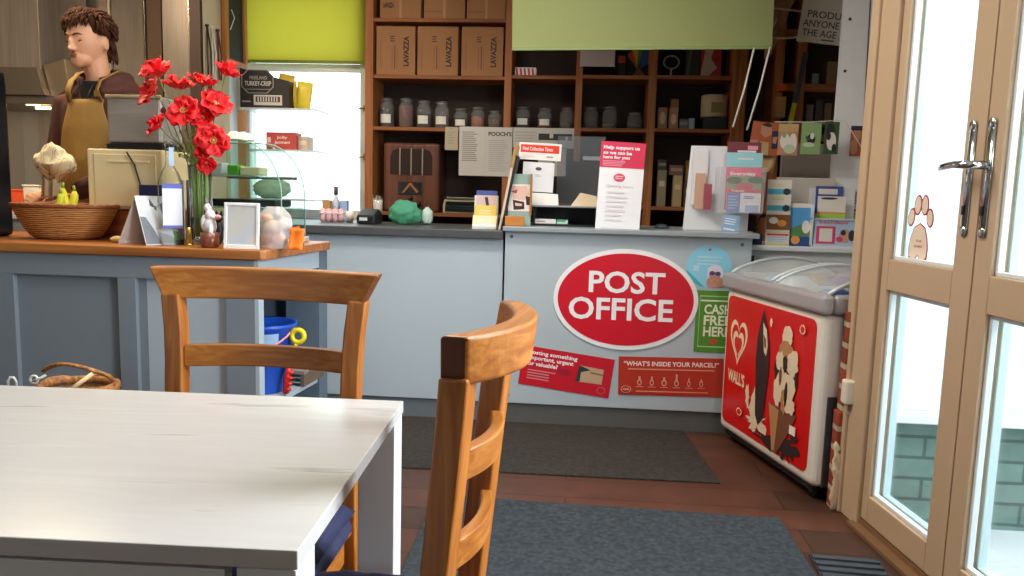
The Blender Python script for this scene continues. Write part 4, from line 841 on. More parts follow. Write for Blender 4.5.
fq([(.42, .62), (.50, .80), (.40, .95), (.36, .75)], 3, 3); fq([(.66, .82), (.80, .72), (.84, .92)], 3, 3); fq([(.42, .62), (.50, .80), (.55, .78), (.53, .52), (.48, .48)], 4, 3); fq([(.66, .82), (.80, .72), (.74, .52), (.67, .60)], 4, 3); fq([(.57, .44), (.68, .44), (.66, .52), (.58, .52)], 5, 4)
fq([(.78, .02), (.99, .02), (.99, .26), (.84, .30)], 4, 5)
F.build('photo_page', [M('#d8dfe2', .5), P_('#767d86'), P_('#b4b9be'), P_('#565c64'), P_('#33363a'), P_('#6f9a66')], cal)
# cream enamel box, its wooden board, toaster on top
X0, X1 = at(97, 180, 2.98).x, at(166, 180, 2.98).x
o = MB().box(X0+.02, 2.93, ZT, X1+.06, 3.14, ZT+.115).build('wooden_box', wood('box_wood', '#7a3d1c', '#93502a', '#a66236', 'x'), bevel=.004); tag(o, 'brown wooden box on the worktop underneath the cream cabinet', 'box')
cb_ = thing('cream_cabinet', 'cream metal bread bin with a raised door line, beneath the toaster', 'bread bin', (X0, 2.92, ZT+.116))
MB().box(0, 0, 0, X1-X0+.02, .22, .235).build('cabinet_body', M('#ead7a6', .4, 0, .02), cb_, bevel=.006)
MB().box(.03, -.004, .012, X1-X0-.005, 0, .215).build('door', M('#e6d3a2', .4, 0, .02), cb_, bevel=.003)
MB().box(.09, -.008, .185, X1-X0-.03, -.004, .191).build('handle_ridge', M('#efe2b8', .4), cb_)
tz = ZT+.116+.236
to = thing('toaster', 'stainless steel toaster with black base standing on the cream bread bin', 'toaster', (at(113, 120, 2.98).x, 2.93, tz))
tw = at(168, 120, 2.98).x-at(113, 120, 2.98).x
MB().box(0, 0, 0, tw, .17, .022).build('base', M('#141414', .4), to, bevel=.004)
MB().box(.002, .004, .022, tw-.002, .166, .205).build('shell', ramp_mat('toaster_steel', ['#b5afa6', '#bdb7ae', '#c5bfb6'], (2, 2, 30), 2, .3, .55, .01), to, bevel=.012, seg=4)
MB().box(.0, -.002, .196, tw, .01, .209).build('top_trim', M('#d9c9a0', .3, .6), to, bevel=.003)
for k_ in (.045, .10): MB().box(.03, k_, .204, tw-.03, k_+.026, .2065).build('slot', M('#1a1512', .6), to)
cbP = [at(128, 152, 2.915), at(136, 165, 2.915), at(141, 182, 2.915), at(146, 196, 2.915)]
o = MB().tube([(p.x, 2.905, p.z) for p in cbP], .0035, 6).build('power_cable', M('#1a1a1a', .5), None); tag(o, 'thin black power cable hanging down the front of the cream bread bin', 'cable')
o = bx('blue_box', 'dark blue box with white panel behind the square bottle', 'box', 139, 165, ZT, .215, {'b': M('#1c2450', .4), 'w': P_('#cfd3e2')}, Y=2.86, d=.05, els=[('r', .45, .28, 1, .8, 'w')], px_y=200)
# square bottle with two labels
qY = 2.72; qx = at(171, 220, qY).x
qb = thing('square_bottle', 'tall clear square bottle with blue-white and plain white labels', 'bottle', (qx, qY, ZT), R(38))
bg_ = glass_mat('bottle_glass', '#e9f1ee', .88, .04)
hB = .375
def sqring(s, z, e=.2, n=16):
    out = []
    for j in range(n):
        a = 2*math.pi*(j+.5)/n; c, s_ = math.cos(a), math.sin(a); k_ = (abs(c)**(2/e)+abs(s_)**(2/e))**(-e/2) if e < 2 else 1
        out.append((s*k_*c, s*k_*s_, z))
    return out
mb = MB(); prof = [(.036, 0, .3), (.040, .006, .3), (.041, .19, .3), (.040, .225, .35), (.030, .262, .7), (.017, .285, 1), (.0135, .30, 1), (.0135, .355, 1), (.016, .357, 1), (.016, .372, 1), (.012, .375, 1)]
vs = []; 
for (s, z, e) in prof: vs += sqring(s, z, e)
mb.add(vs, [(i*16+j, i*16+(j+1) % 16, (i+1)*16+(j+1) % 16, (i+1)*16+j) for i in range(len(prof)-1) for j in range(16)]+[tuple(range(16))[::-1]], 0, True)
mb.build('bottle_body', bg_, qb)
MB().box(-.034, -.0425, .07, .032, -.0415, .215, 0).box(-.034, -.0430, .205, .032, -.0425, .222, 1).box(-.034, -.0430, .062, .032, -.0425, .072, 1).build('front_label', [P_('#e4e9f2'), P_('#5a68b8')], qb)
MB().box(.0415, -.034, .022, .0425, .034, .235).build('side_label', P_('#eef1f5'), qb)
MB().box(-.004, -.0155, .285, .012, -.0145, .352).build('neck_strip', P_('#a8c4e4'), qb)
MB().box(.015, -.03, .001, .038, .03, .018).build('base_pad', M('#14161a', .5), qb)
# vase
vY = 2.80; vx = at(201, 220, vY).x
va = thing('flower_vase', 'clear cylindrical glass vase full of red poppies', 'vase', (vx, vY, ZT))
hV = at(201, 165, vY).z-ZT
vg = glass_mat('vase_glass', '#eaf5f0', .9, .04)
MB().lathe([(.038, 0), (.040, .006), (.038, .08), (.040, hV*.7), (.044, hV), (.042, hV), (.037, hV*.7), (.035, .08), (.034, .016), (1e-6, .014)], n=32).build('vase_body', vg, va)
MB().lathe([(.0345, .017), (.036, .10), (1e-6, .101)], n=24).build('water', glass_mat('water', '#cfe0d0', .85), va)
pr_ = M('#dd0c14', .6, 0, .25, 30); pc2 = M('#8f8f4a', .8, 0, .3, 90); st = M('#7d9150', .7, 0, .15, 40)
def poppy(px_, py_, r_, d, label, Y=None, seed=1, cup=.35):
    Y = Y or vY; c = at(px_, py_, Y); d = Vector(d).normalized(); r_ = r_*1.42
    t = thing('poppy', label, 'flower', (c.x, Y, c.z), (0, 0, 0), 'red poppies in the glass vase')
    Q = d.to_track_quat('Z', 'Y').to_matrix(); pm = MB(); rr_ = random.Random(seed)
    for i in range(7):
        a0 = 2*math.pi*i/5*2+rr_.random()*.5; w_ = 1.0+.25*rr_.random(); ph = rr_.random()*9; L_ = r_*(.85+.3*rr_.random())*(1 if i < 5 else .62); cp = cup*(.9+.7*rr_.random())*(.72 if i < 5 else 1.15)
        def fn(u, v, a0=a0, w_=w_, ph=ph, L_=L_, cp=cp, i=i):
            a = a0+(v-.5)*2*w_*(.5+.5*u); rad = L_*u*(1-.12*(2*v-1)**2+.07*math.sin(v*17+ph)*u)
            rad *= 1+.10*noise.noise((v*6, ph, 3.3)); z = r_*cp*u**1.2*1.1+r_*.05*u*math.sin(v*19+ph)+.0016*i+r_*.30*u*noise.noise((u*2.5+ph, v*3.5, i))
            return Q @ Vector((rad*math.cos(a), rad*math.sin(a), z))
        pm.grid(fn, 8, 14, 0, True, .0007)
    pm.build('petals', pr_, t)
    cm = MB(); cc = Q @ Vector((0, 0, r_*.22)); cm.ell(cc, (r_*.08, r_*.08, r_*.10), n=10, k=6)
    for i in range(14 if cup < .28 else 6):
        a = 2*math.pi*i/14; q = Q @ Vector((r_*.18*math.cos(a), r_*.18*math.sin(a), r_*.26)); cm.tube([cc, q], .0007, 4).ell(q, (.0022,)*3, n=6, k=4)
    cm.build('flower_centre', M('#d9a860', .8), t)
    b0 = Vector((vx, vY, ZT+.03))-Vector((c.x, Y, c.z)); mo = Vector((vx+(c.x-vx)*.25, vY, ZT+hV))-Vector((c.x, Y, c.z)); back = -d*.03
    MB().tube([(0, 0, 0), tuple(back+Vector((0, 0, -.01))), tuple((back+mo)/2+Vector((0, 0, .015))), tuple(mo), tuple((mo+b0)/2), tuple(b0)], .0019, 6).build('stem', st, t)
PP = [(159, 77, .040, (-.2, -.5, .9), 'highest on the left of the bouquet', .5), (153, 94, .040, (-.6, -.6, .4), 'leftmost large bloom, just beneath the highest left one', .3), (179, 90, .036, (.1, -.25, 1), 'flat side-on bloom right of the two left ones', .5),
      (203, 86, .038, (.2, -.15, 1), 'wide side-on bloom at top centre', .45), (225, 76, .036, (.4, -.1, .9), 'highest and furthest right, bending toward the window', .6), (185, 112, .040, (-.1, -1, .45), 'open bloom in the middle showing pale centre', .25),
      (215, 106, .040, (.6, -.6, .6), 'right of centre beneath the side-on blooms', .35), (204, 119, .032, (.2, -.8, .3), 'smaller one nestled right of the middle bloom', .4), (161, 128, .034, (-.7, -.4, .6), 'low on the left edge above the bottle', .4),
      (214, 141, .043, (.35, -1, .1), 'large frilly one low on the right', .25), (207, 163, .022, (.2, -.6, -.3), 'drooping small one at the vase rim', .5), (203, 152, .020, (.1, -.9, .1), 'tiny one just below the large right bloom', .4)]
for i, (a, b, r_, d, s, cu) in enumerate(PP): poppy(a, b, r_, d, 'red poppy '+s, vY+(-.04, .01, .03, .0, .03, -.05, .0, -.02, -.03, -.05, -.05, -.04)[i], i+3, cu)
t = thing('poppy_bud', 'dark closed poppy bud on a thin stem left of the bouquet', 'flower', tuple(at(163.5, 111, vY)), 0)
c = at(163.5, 111, vY); MB().ell((0, 0, 0), (.010, .010, .014), n=12, k=8).build('bud', M('#6a2a22', .7), t)
MB().tube([(0, 0, -.012), (.03, 0, -.09), (vx-c.x, 0, ZT+hV-c.z), (vx-c.x, 0, ZT+.04-c.z)], .0016, 6).build('stem', st, t)
gm = MB()
for i in range(42):
    a = rnd.random()*6.28; sx = (rnd.random()-.5)*.14; top = Vector((sx-.02+.005, (rnd.random()-.5)*.10, hV+.03+.12*rnd.random()))
    gm.tube([(.02*math.cos(a), .02*math.sin(a), .03), (.03*math.cos(a), .03*math.sin(a), hV), (top.x*.6, top.y*.6, hV+(top.z-hV)*.5), tuple(top)], [.0016, .0016, .0014, .0008], 5)
    if i % 2: gm.ell(top, (.004, .004, .008), n=6, k=5)
    else:
        q = top*.8; q.z = hV+.02+.08*rnd.random(); gm.grid(lambda u, v: (q.x+(.028*u)*math.cos(a), q.y+(.028*u)*math.sin(a)+(v-.5)*.010*math.sin(3.1*u+.05), q.z+.04*u-.01*u*u), 5, 2)
o = gm.build('poppy_foliage', M('#a0b668', .7, 0, .25, 30), None, (vx, vY, ZT)); o['kind'] = 'stuff'; tag(o, 'mass of thin green stems, buds and leaves in the poppy vase', 'foliage')
# ornaments beside the vase
cn = thing('brass_candlestick', 'small twisted brass candle holder between bottle and vase', 'candlestick', (at(189, 240, 2.70).x, 2.70, ZT))
MB().lathe([(.016, 0), (.016, .004), (.008, .008), (.011, .014), (.008, .020), (.011, .026), (.008, .032), (.011, .038), (.008, .044), (.011, .05), (.007, .056), (.007, .066)], n=16).build('holder', M('#c9a248', .3, .9), cn)
MB().lathe([(.005, .066), (.005, .235), (1e-6, .238)], n=12).build('candle', M('#1b1b1e', .5), cn)
un = thing('unicorn_figurine', 'little white animal figurine with grey ears rising from a brown glass pot', 'figurine', (at(210, 235, 2.66).x, 2.66, ZT))
MB().lathe([(.028, 0), (.031, .004), (.033, .052), (.031, .052), (.027, .008), (1e-6, .006)], n=24).build('pot', M('#7a4433', .25), un)
hm = MB()
hm.ell((0, 0, .075), (.024, .020, .034)).ell((.004, -.004, .115), (.017, .015, .020)).ell((.020, -.008, .108), (.016, .011, .010)).ell((-.020, 0, .085), (.012, .014, .030)).ell((-.006, 0, .140), (.014, .012, .016)).ell((.012, -.018, .06), (.009, .009, .022))
hm.build('animal_body', M('#f1eeee', .6, 0, .04, 40, .4), un)
MB().prism([(-.016, .145), (-.012, .175), (-.004, .150)], -.004, .004, 'y').prism([(.002, .150), (.009, .178), (.012, .145)], -.004, .004, 'y').build('ears', M('#8f8d94', .6), un)
MB().ell((.035, -.010, .108), (.012, .010, .010)).build('muzzle', M('#e8b4bc', .6), un)
o = thing('black_cat_figurine', 'little black cat figure between white animal figurine and photo frame', 'figurine', (at(219, 235, 2.76).x, 2.76, ZT))
MB().ell((0, 0, .045), (.018, .018, .045)).ell((.002, -.004, .100), (.015, .014, .015)).build('body', M('#161618', .35), o)
MB().prism([(-.010, .108), (-.008, .128), (.0, .112)], -.006, .004, 'y').prism([(.003, .112), (.013, .128), (.014, .108)], -.006, .004, 'y').build('ears', M('#161618', .35), o)
# photo frame
fY = 2.605; fx0, fx1 = at(222.5, 240, fY).x, at(257, 240, fY).x
pfm = thing('framed_photo', 'upright white photo frame with faded pale picture at worktop corner', 'picture frame', (fx0, fY+.004, ZT), (R(-5), 0, R(3)))
fw, fh = fx1-fx0, .163
b = MB(); t_ = .011
b.box(0, 0, 0, t_, .012, fh).box(fw-t_, 0, 0, fw, .012, fh).box(t_, 0, 0, fw-t_, .012, t_*1.4).box(t_, 0, fh-t_, fw-t_, .012, fh).build('frame', M('#f0f1f0', .4), pfm, bevel=.002)
MB().box(t_, .004, t_, fw-t_, .010, fh-t_).build('picture', ramp_mat('faded_picture', ['#b9c4d4', '#c6cad0', '#cfccc2', '#bcc0c8'], (1, 1, 1), 9, .3, 0, 0, 2), pfm)
MB().prism([(.012, .10), (.015, .10), (.055, .0), (.05, .0)], fw*.45, fw*.55, 'x').build('stand_strut', M('#5a4a3a', .7), pfm)
# bag of pastries
gbg = thing('pastry_bag', 'clear cellophane bag of pale brown pastries right of the photo frame', 'bag', (at(273, 240, 2.70).x, 2.72, ZT))
cel = M('#f0ecea', .2, 0, .05, 40, .5, .38)
def crump(r, h, seed):
    def fn(u, v):
        a = 2*math.pi*u; q = 1-.15*v+.10*noise.noise((math.cos(a)*2+seed, math.sin(a)*2, v*4)); z = h*v
        if v > .8: q *= 1-(v-.8)*2.5
        return (r[0]*q*math.cos(a), r[1]*q*math.sin(a), z)
    return fn
MB().grid(crump((.068, .05), .150, 3), 36, 14).build('cellophane_wrap', cel, gbg)
for i, (x, y, z, c, ra) in enumerate(((-.03, 0, .032, '#b9805c', .03), (.02, -.01, .030, '#c99a7a', .032), (-.01, .0, .075, '#d9c2a6', .032), (.03, .005, .085, '#e6dcd0', .030), (-.035, .01, .105, '#c9a070', .024))):
    MB().ell((x, y, z), (ra, ra*.9, ra*.8), fn=lambda d, p, i=i: p*(1+.16*noise.noise(d*2+Vector((i, 0, 0))))).build('pastry', M(c, .8, 0, .15, 40, .4), gbg)
o = MB().add([(0, 0, .0), (.036, .006, .002), (.030, .012, .05), (.012, .02, .085), (-.020, .018, .075), (-.016, .008, .03)], [(0, 1, 2, 3, 4, 5)]).grid(lambda u, v: (-.02+.055*u, .014-.03*v*v+.004*math.sin(u*6), .075*(1-v)), 6, 6, 0, True, .0015).build('orange_tag', M('#f0781c', .5), None, (at(293, 240, 2.66).x, 2.67, ZT)); tag(o, 'bright orange paper tag hanging at the worktop corner by the pastry bag', 'tag')
# curved glass display case
dc = thing('display_case', 'curved clear glass pastry display case on end of the worktop', 'display case', (-1.085, 2.86, ZT))
dg = glass_mat('case_glass', '#e4f3ec', .90, .03)
H_ = .395
def arc(n=16): return [(-.20, H_)]+[(-.20+.17*math.sin(math.pi/2*i/n), .18+(H_-.18)*math.cos(math.pi/2*i/n)) for i in range(1, n+1)]+[(-.03, .02)]
ap = arc()
for y, nm in ((0, 'side_glass'), (.25, 'side_glass')): MB().prism([(-.36, .02), (-.36, H_)]+ap, y, y+.004, 'y').build(nm, dg, dc)
fr_ = MB()
for i in range(len(ap)-1): fr_.add([(ap[i][0], 0, ap[i][1]), (ap[i+1][0], 0, ap[i+1][1]), (ap[i+1][0], .254, ap[i+1][1]), (ap[i][0], .254, ap[i][1])], [(0, 1, 2, 3)], 0, True)
fr_.build('curved_front_glass', dg, dc)
for y in (0, .254): MB().tube([(p[0], y, p[1]) for p in [(-.36, H_)]+ap], .0028, 6).build('glass_edge', M('#8fb8a8', .2), dc)
MB().box(-.37, -.01, 0, -.015, .265, .02).build('base', M('#c9cdc8', .35, .3), dc, bevel=.003)
for z in (.135, .255): MB().box(-.36, .004, z, -.035-.1*(z > .2), .25, z+.005).build('glass_shelf', M('#b6cfc4', .2, 0, .02, 18, 0, .55), dc)
MB().box(-.35, .235, .25, -.06, .25, .262).build('shelf_rail', M('#6b5a48', .5), dc)
def inb(nm, lab, cat, x, y, z, w, d, h, col): return tag(MB().box(0, 0, 0, w, d, h).build(nm, M(col, .5), None, (-1.085+x, 2.86+y, ZT+z), bevel=.004), lab, cat)
inb('tray', 'blue-edged tray at the bottom of the glass display case', 'tray', -.33, .03, .0215, .27, .18, .03, '#6fa3c8')
inb('paper_packet', 'white paper packet on the tray in the glass display case', 'packet', -.30, .05, .053, .19, .13, .022, '#dcd6d0')
inb('black_tray', 'black tray on the middle shelf of the glass display case', 'tray', -.33, .04, .1415, .26, .17, .028, '#26262a')
inb('green_box', 'small green box on upper shelf of the glass display case', 'box', -.255, .03, .262, .045, .06, .038, '#5fae3a')
inb('cream_box', 'cream box next to the green one in the glass display case', 'box', -.205, .03, .262, .075, .09, .032, '#d9cba4')
inb('white_packet', 'pale lilac packet at left of upper shelf in the glass display case', 'packet', -.335, .03, .262, .06, .06, .045, '#d6d2dc')
inb('price_tab', 'tiny yellow price tab at the right edge of the glass display case', 'tab', -.03, -.006, .095, .008, .003, .022, '#f0dc28')
o = MB().grid(lambda u, v: ((u-.5)*.12, (v-.5)*.08, .03+.012*noise.noise((u*5, v*5, 1))-.028*max(abs(2*u-1), abs(2*v-1))**4), 10, 10).build('napkin_pile', M('#cfdcc8', .8), None, (-1.085-.24, 2.98, ZT+H_+.002)); tag(o, 'pale green-white paper bag lying on top of the display case', 'paper bag')
# ================================================================ SERVICE COUNTER ITEMS
ZC = .926
for i, px_ in enumerate((323, 329, 335, 341)):
    t = thing('iced_bun', ('leftmost', 'second', 'third', 'rightmost')[i]+' pink and white wrapped bun in the row beneath the window', 'bun', (at(px_, 215, 4.0).x, 4.0, ZC), 0, 'pink and white buns beneath the window')
    MB().lathe([(.012, 0), (.015, .02), (.018, .05), (.015, .065), (1e-6, .072)], n=12).build('case', M('#e7b8be', .6), t)
    MB().tube([(.018*math.cos(a), .018*math.sin(a), .02+.008*a/1.5) for a in [k*.5 for k in range(14)]], .003, 6).build('icing_swirl', M('#f2eeee', .6), t)
t = thing('white_cup', 'small white cup right of the pink and white buns', 'cup', (at(350, 215, 4.0).x, 4.0, ZC)); MB().lathe([(.016, 0), (.024, .06), (.022, .06), (.015, .004), (1e-6, .003)], n=16).build('cup_body', M('#e9e4d8', .5), t)
MB().tube([(.022, 0, .05), (.036, 0, .045), (.034, 0, .02), (.019, 0, .016)], .003, 6).build('handle', M('#e9e4d8', .5), t)
t = thing('small_bottle', 'small dark-capped bottle behind the pink and white buns', 'bottle', (at(336, 200, 4.25).x, 4.25, ZC)); MB().lathe([(.022, 0), (.024, .10), (.010, .125), (.010, .14)], n=14).build('bottle_body', M('#c9cfe0', .3), t); MB().lathe([(.012, .14), (.012, .185), (1e-6, .187)], n=12).build('cap', M('#5a3a2c', .5), t)
o = bx('soap_box', 'little light blue box behind the buns by the window', 'box', 340, 347, ZC, .11, {'b': M('#9db6dd', .5)}, Y=4.2, d=.04, px_y=210)
o = bx('cork_box', 'small tan box beside the dark-capped bottle', 'box', 322, 330, ZC, .11, {'b': M('#b98f5e', .6)}, Y=4.2, d=.04, px_y=210)
t = thing('card_reader', 'black card payment terminal lying on the dark counter by window corner', 'card reader', (at(358, 220, 3.85).x, 3.82, ZC)); w_ = at(376, 220, 3.85).x-at(358, 220, 3.85).x
MB().prism([(0, 0), (.16, 0), (.16, .05), (.10, .075), (0, .045)], 0, w_, 'x').build('housing', M('#1a1b1e', .4), t, bevel=.006)
MB().box(.015, -.002, .018, w_*.6, .0, .034).build('paper_label', P_('#c9c9cb'), t)
t = thing('drinking_glass', 'clear empty drinking glass by left shelf post above the counter', 'glass', (at(378, 205, 4.1).x, 4.1, ZC)); MB().lathe([(.020, 0), (.028, .145), (.026, .145), (.018, .008), (1e-6, .006)], n=20).build('glass_body', glass_mat('tumbler', '#ffffff', .85, .05), t)
MB().lathe([(.0225, .03), (.026, .12)], n=20).build('paper_sleeve', P_('#cfc8bc'), t)
o = MB().ell((0, 0, .045), (.082, .065, .066), n=40, k=24, fn=lambda d, p: Vector((p.x, p.y, max(-.045, p.z)))*(1+.22*noise.noise(d*2.6)+.10*abs(noise.noise(d*9)))).build('green_bag', translucent_mat('green_plastic', '#6cbd9c', .45), None, (at(405, 218, 3.95).x, 3.95, ZC+.008)); tag(o, 'crumpled translucent green plastic bag in front of the wooden radio', 'bag')
o = MB().ell((0, 0, .035), (.03, .03, .05), n=24, k=14, fn=lambda d, p: Vector((p.x, p.y, max(-.035, p.z)))*(1+.3*noise.noise(d*4))).build('tissue', M('#b9cfc4', .8), None, (at(427, 218, 3.98).x, 3.98, ZC+.004)); tag(o, 'pale crumpled tissue right of the green bag', 'tissue')
# leaflets at the right end of the dark counter
lY = 3.70
t = thing('leaflet_stand', 'stepped stand of small leaflets at right end of the dark counter', 'leaflet stand', (at(472, 225, lY).x, lY, ZC))
w_ = at(496, 225, lY).x-at(472, 225, lY).x
MB().prism([(0, 0), (.09, 0), (.09, .16), (.08, .16), (.07, .07), (.04, .05), (0, .012)], 0, w_, 'x').build('holder', M('#d9d9d6', .3, 0, .02), t)
lp = {'w': P_('#e2ddd6'), 'b': P_('#3f4f93'), 'p': P_('#cdb4ac'), 'k': P_('#3a2f38'), 'y': P_('#d9bf55'), 'c': P_('#e4d6a8')}
card('leaflet', '', '', w_*.88, .125, [('r', 0, 0, 1, .18, 'b'), ('p', [(.4, .25), (.55, .25), (.7, .9), (.55, .9)], 'k'), ('r', 0, .85, 1, 1, 'k'), ('r', .1, .6, .3, .8, 'b')], lp, (w_*.08, .062, .06), (R(-8), 0, 0), base='p', parent=t)
card('leaflet', '', '', w_*.92, .08, [('l', 3, .2, .3, .8, .8, 'c')], lp, (w_*.04, .036, .035), (R(-14), 0, 0), base='y', parent=t)
card('leaflet', '', '', w_, .06, [('l', 3, .2, .3, .8, .8, 'w')], lp, (0, .006, .008), (R(-20), 0, 0), base='c', parent=t)
t = thing('display_board', 'narrow pale wooden board leaning with its edge to the viewer by leaflets', 'board', (at(498, 232, 3.66).x, 3.66, ZC), (0, R(10), 0))
MB().box(0, 0, 0, .012, .16, .41).build('board', M('#d2c4ac', .6), t, bevel=.002); MB().box(.012, .004, .02, .022, .15, .36).build('dark_backing', M('#1d1b1b', .7), t)
MB().box(-.002, -.004, .30, .014, .004, .41).build('edge_strip', M('#a8834c', .6), t)
ZP = .949
def pcx(px_, Y=3.68, py=200): return at(px_, py, Y).x
# framed picture card and block
t = thing('photo_stand', 'standing photo card of a laughing face in brown frame by the pink card', 'photo stand', (pcx(508), 3.68, ZP))
t['label'] = 'standing photo card with sage green border at left end of post office counter'
fp_ = {'g': P_('#8fa79a'), 's': P_('#d9b6a2'), 'k': P_('#3a1e22'), 'w': P_('#e6ded6'), 'r': P_('#b0424a'), 'b': P_('#a56a3c')}
w_ = pcx(531)-pcx(508); MB_o = card('photo', '', '', w_, .245, [('r', 0, .20, 1, .72, 'w'), ('p', [(.15, .24), (.8, .22), (.9, .40), (.7, .52), (.2, .48)], 's'), ('p', [(.2, .50), (.7, .54), (.72, .68), (.25, .70)], 'k'), ('p', [(.30, .56), (.62, .58), (.6, .62), (.32, .62)], 's'), ('p', [(.75, .42), (1, .45), (1, .6), (.8, .6)], 'k'), ('p', [(.1, .34), (.4, .30), (.35, .38)], 'r')], fp_, (0, 0, 0), (R(-5), 0, 0), base='g', parent=t)
MB().box(w_-.006, -.003, .05, w_+.004, .012, .245).build('frame_edge', M('#a56f3a', .6), t)
MB().prism([(.0, 0), (.06, 0), (.02, .15)], w_*.4, w_*.6, 'x').build('strut', M('#8a6a44', .7), t)
o = bx('wooden_block', 'orange-brown wooden block in front of the photo card', 'block', 505, 524, ZP, .045, {'o': M('#c07a36', .6, 0, .1, 30)}, Y=3.62, d=.04, px_y=220)
# collection times sign in a clear holder
hz = thing('notice_holder', 'clear upright holder with the red-banded collection times notice', 'notice holder', (pcx(519, 3.86), 3.86, ZP))
ww = pcx(559, 3.86)-pcx(517, 3.86)
MB().box(.01, .004, 0, ww-.03, .008, .36).build('acrylic_back', glass_mat('acrylic', '#e6eaea', .8, .08), hz)
MB().box(.0, -.03, 0, ww-.02, .06, .006).build('foot', glass_mat('acrylic_foot', '#e6eaea', .8, .08), hz)
card('notice', '', '', ww, .083, [('r', .04, .12, .95, .58, 'r'), ('t', 'Final Collection Times', .09, .24, .80, .46, .02, 'w'), ('r', .66, .76, .82, .83, 'g'), ('l', 2, .12, .74, .4, .9, 'l')], {'w': P_('#efeae4'), 'r': P_('#e23418'), 'g': P_('#8f8880'), 'l': P_('#dad4cc')}, (-.008, -.004, .322), (0, R(2), 0), parent=hz)
card('letter', '', '', ww*.74, .145, [('e', .5, .22, .10, .06, 'k'), ('l', 2, .40, .42, .6, .50, 'g')], {'w': P_('#e9e8ea'), 'k': P_('#4a4a50'), 'g': P_('#b4b2b0')}, (.012, -.002, .165), (0, R(2), 0), parent=hz)
# acrylic screen
sc_ = thing('counter_screen', 'smoky see-through screen standing behind the black desk trays', 'screen', (pcx(556, 4.02), 4.02, ZP))
w_ = pcx(603, 4.02)-pcx(556, 4.02)
MB().box(0, 0, 0, w_, .005, .45).build('screen_panel', M('#6f757a', .25, 0, .05, 6, 0, .42), sc_)
MB().box(.13, -.002, .33, w_-.02, .0, .35).build('paper_strip', P_('#8f949c'), sc_)
MB().box(0, -.03, 0, .01, .04, .01).box(w_-.01, -.03, 0, w_, .04, .01).build('feet', M('#4a4e52', .4), sc_)
# desk trays
dt = thing('desk_tray', 'black two-tier desk tray with grey top shelf on the post office counter', 'desk tray', (pcx(534, 3.78), 3.74, ZP)); w_ = pcx(598, 3.78)-pcx(534, 3.78)
MB().box(0, 0, 0, w_, .22, .008).box(0, .2, .0, w_, .22, .09).box(0, 0, 0, .008, .22, .09).box(w_-.008, 0, 0, w_, .22, .09).build('tray_body', M('#15161a', .5), dt)
MB().box(-.004, -.006, .09, w_+.004, .225, .098).build('top_shelf', M('#8d9496', .4, .2), dt, bevel=.002)
def pb(nm, lab, cat, a, b, z, h, col, Y=3.76, d=.08, **k): return bx(nm, lab, cat, a, b, z, h, {'o': M(col, .6), **k.get('pal', {})}, Y=Y, d=d, px_y=215, els=k.get('els'))
pb('stamp_box', 'flat white box with pale marking inside the black desk tray', 'box', 535, 556, ZP+.009, .022, '#e8e4e2', pal={'g': P_('#c08a8a')}, els=[('r', .1, .35, .5, .6, 'g')])
pb('stamp_box', 'small white and green box inside the black desk tray', 'box', 557, 568, ZP+.009, .02, '#cfe6d8', pal={'g': P_('#4fae7a')}, els=[('r', 0, 0, .8, .5, 'g')])
o = MB().add([(0, 0, 0), (.13, 0, .0), (.125, .08, .055), (-.005, .08, .06), (0, .10, 0), (.13, .1, 0)], [(0, 1, 2, 3), (4, 3, 2, 5), (0, 3, 4), (1, 5, 2), (0, 4, 5, 1)]).build('envelope_stack', P_('#e9e6e0'), None, (pcx(532, 3.8), 3.78, ZP+.0985)); tag(o, 'white envelopes on left of grey tray top', 'envelopes')
o = MB().add([(0, 0, 0), (.13, 0, .0), (.125, .08, .050), (.045, .08, .065), (0, .10, 0), (.13, .1, 0)], [(0, 1, 2, 3), (4, 3, 2, 5), (0, 3, 4), (1, 5, 2), (0, 4, 5, 1)]).build('envelope_stack', P_('#e2cfae'), None, (pcx(571, 3.8), 3.78, ZP+.0985)); tag(o, 'cream envelope propped on right of grey tray top', 'envelopes')
# help support us card
hs = thing('support_notice', 'tall white notice with pink-red Help support us heading, standing on counter', 'notice', (pcx(595.5, 3.63, 215), 3.63, ZP), (R(-3), R(2.2), 0))
w_ = .205
card('notice_sheet', '', '', w_, .405, [('r', 0, 0, 1.0, .295, 'r'), ('t', 'Help support us', .06, .045, .87, .095, .035, 'w'), ('t', 'so we can be', .06, .105, .70, .145, .035, 'w'), ('t', 'here for you', .06, .158, .66, .205, .035, 'w'), ('l', 4, .06, .215, .66, .285, 'p'),
  ('e', .46, .405, .13, .048, 'r2'), ('l', 2, .37, .385, .56, .43, 'w2'), ('t', 'Opening hours', .18, .49, .78, .525, 0, 'g'), ('l', 7, .2, .56, .7, .93, 'g2')], {'w': P_('#f2f2f4'), 'r': P_('#d62a50'), 'p': P_('#ee9ab0'), 'r2': P_('#da4a68'), 'g': P_('#c0a6ac'), 'g2': P_('#e4e0e2'), 'w2': P_('#f0c4cc')}, (0, 0, 0), parent=hs)
MB().box(.03, -.02, 0, .17, .07, .006).build('foot', glass_mat('acrylic_foot2', '#e6eaea', .8, .08), hs)
MB().prism([(.01, 0), (.06, 0), (.02, .2)], .09, .12, 'x').build('strut', glass_mat('acrylic_strut', '#e6eaea', .8, .08), hs)
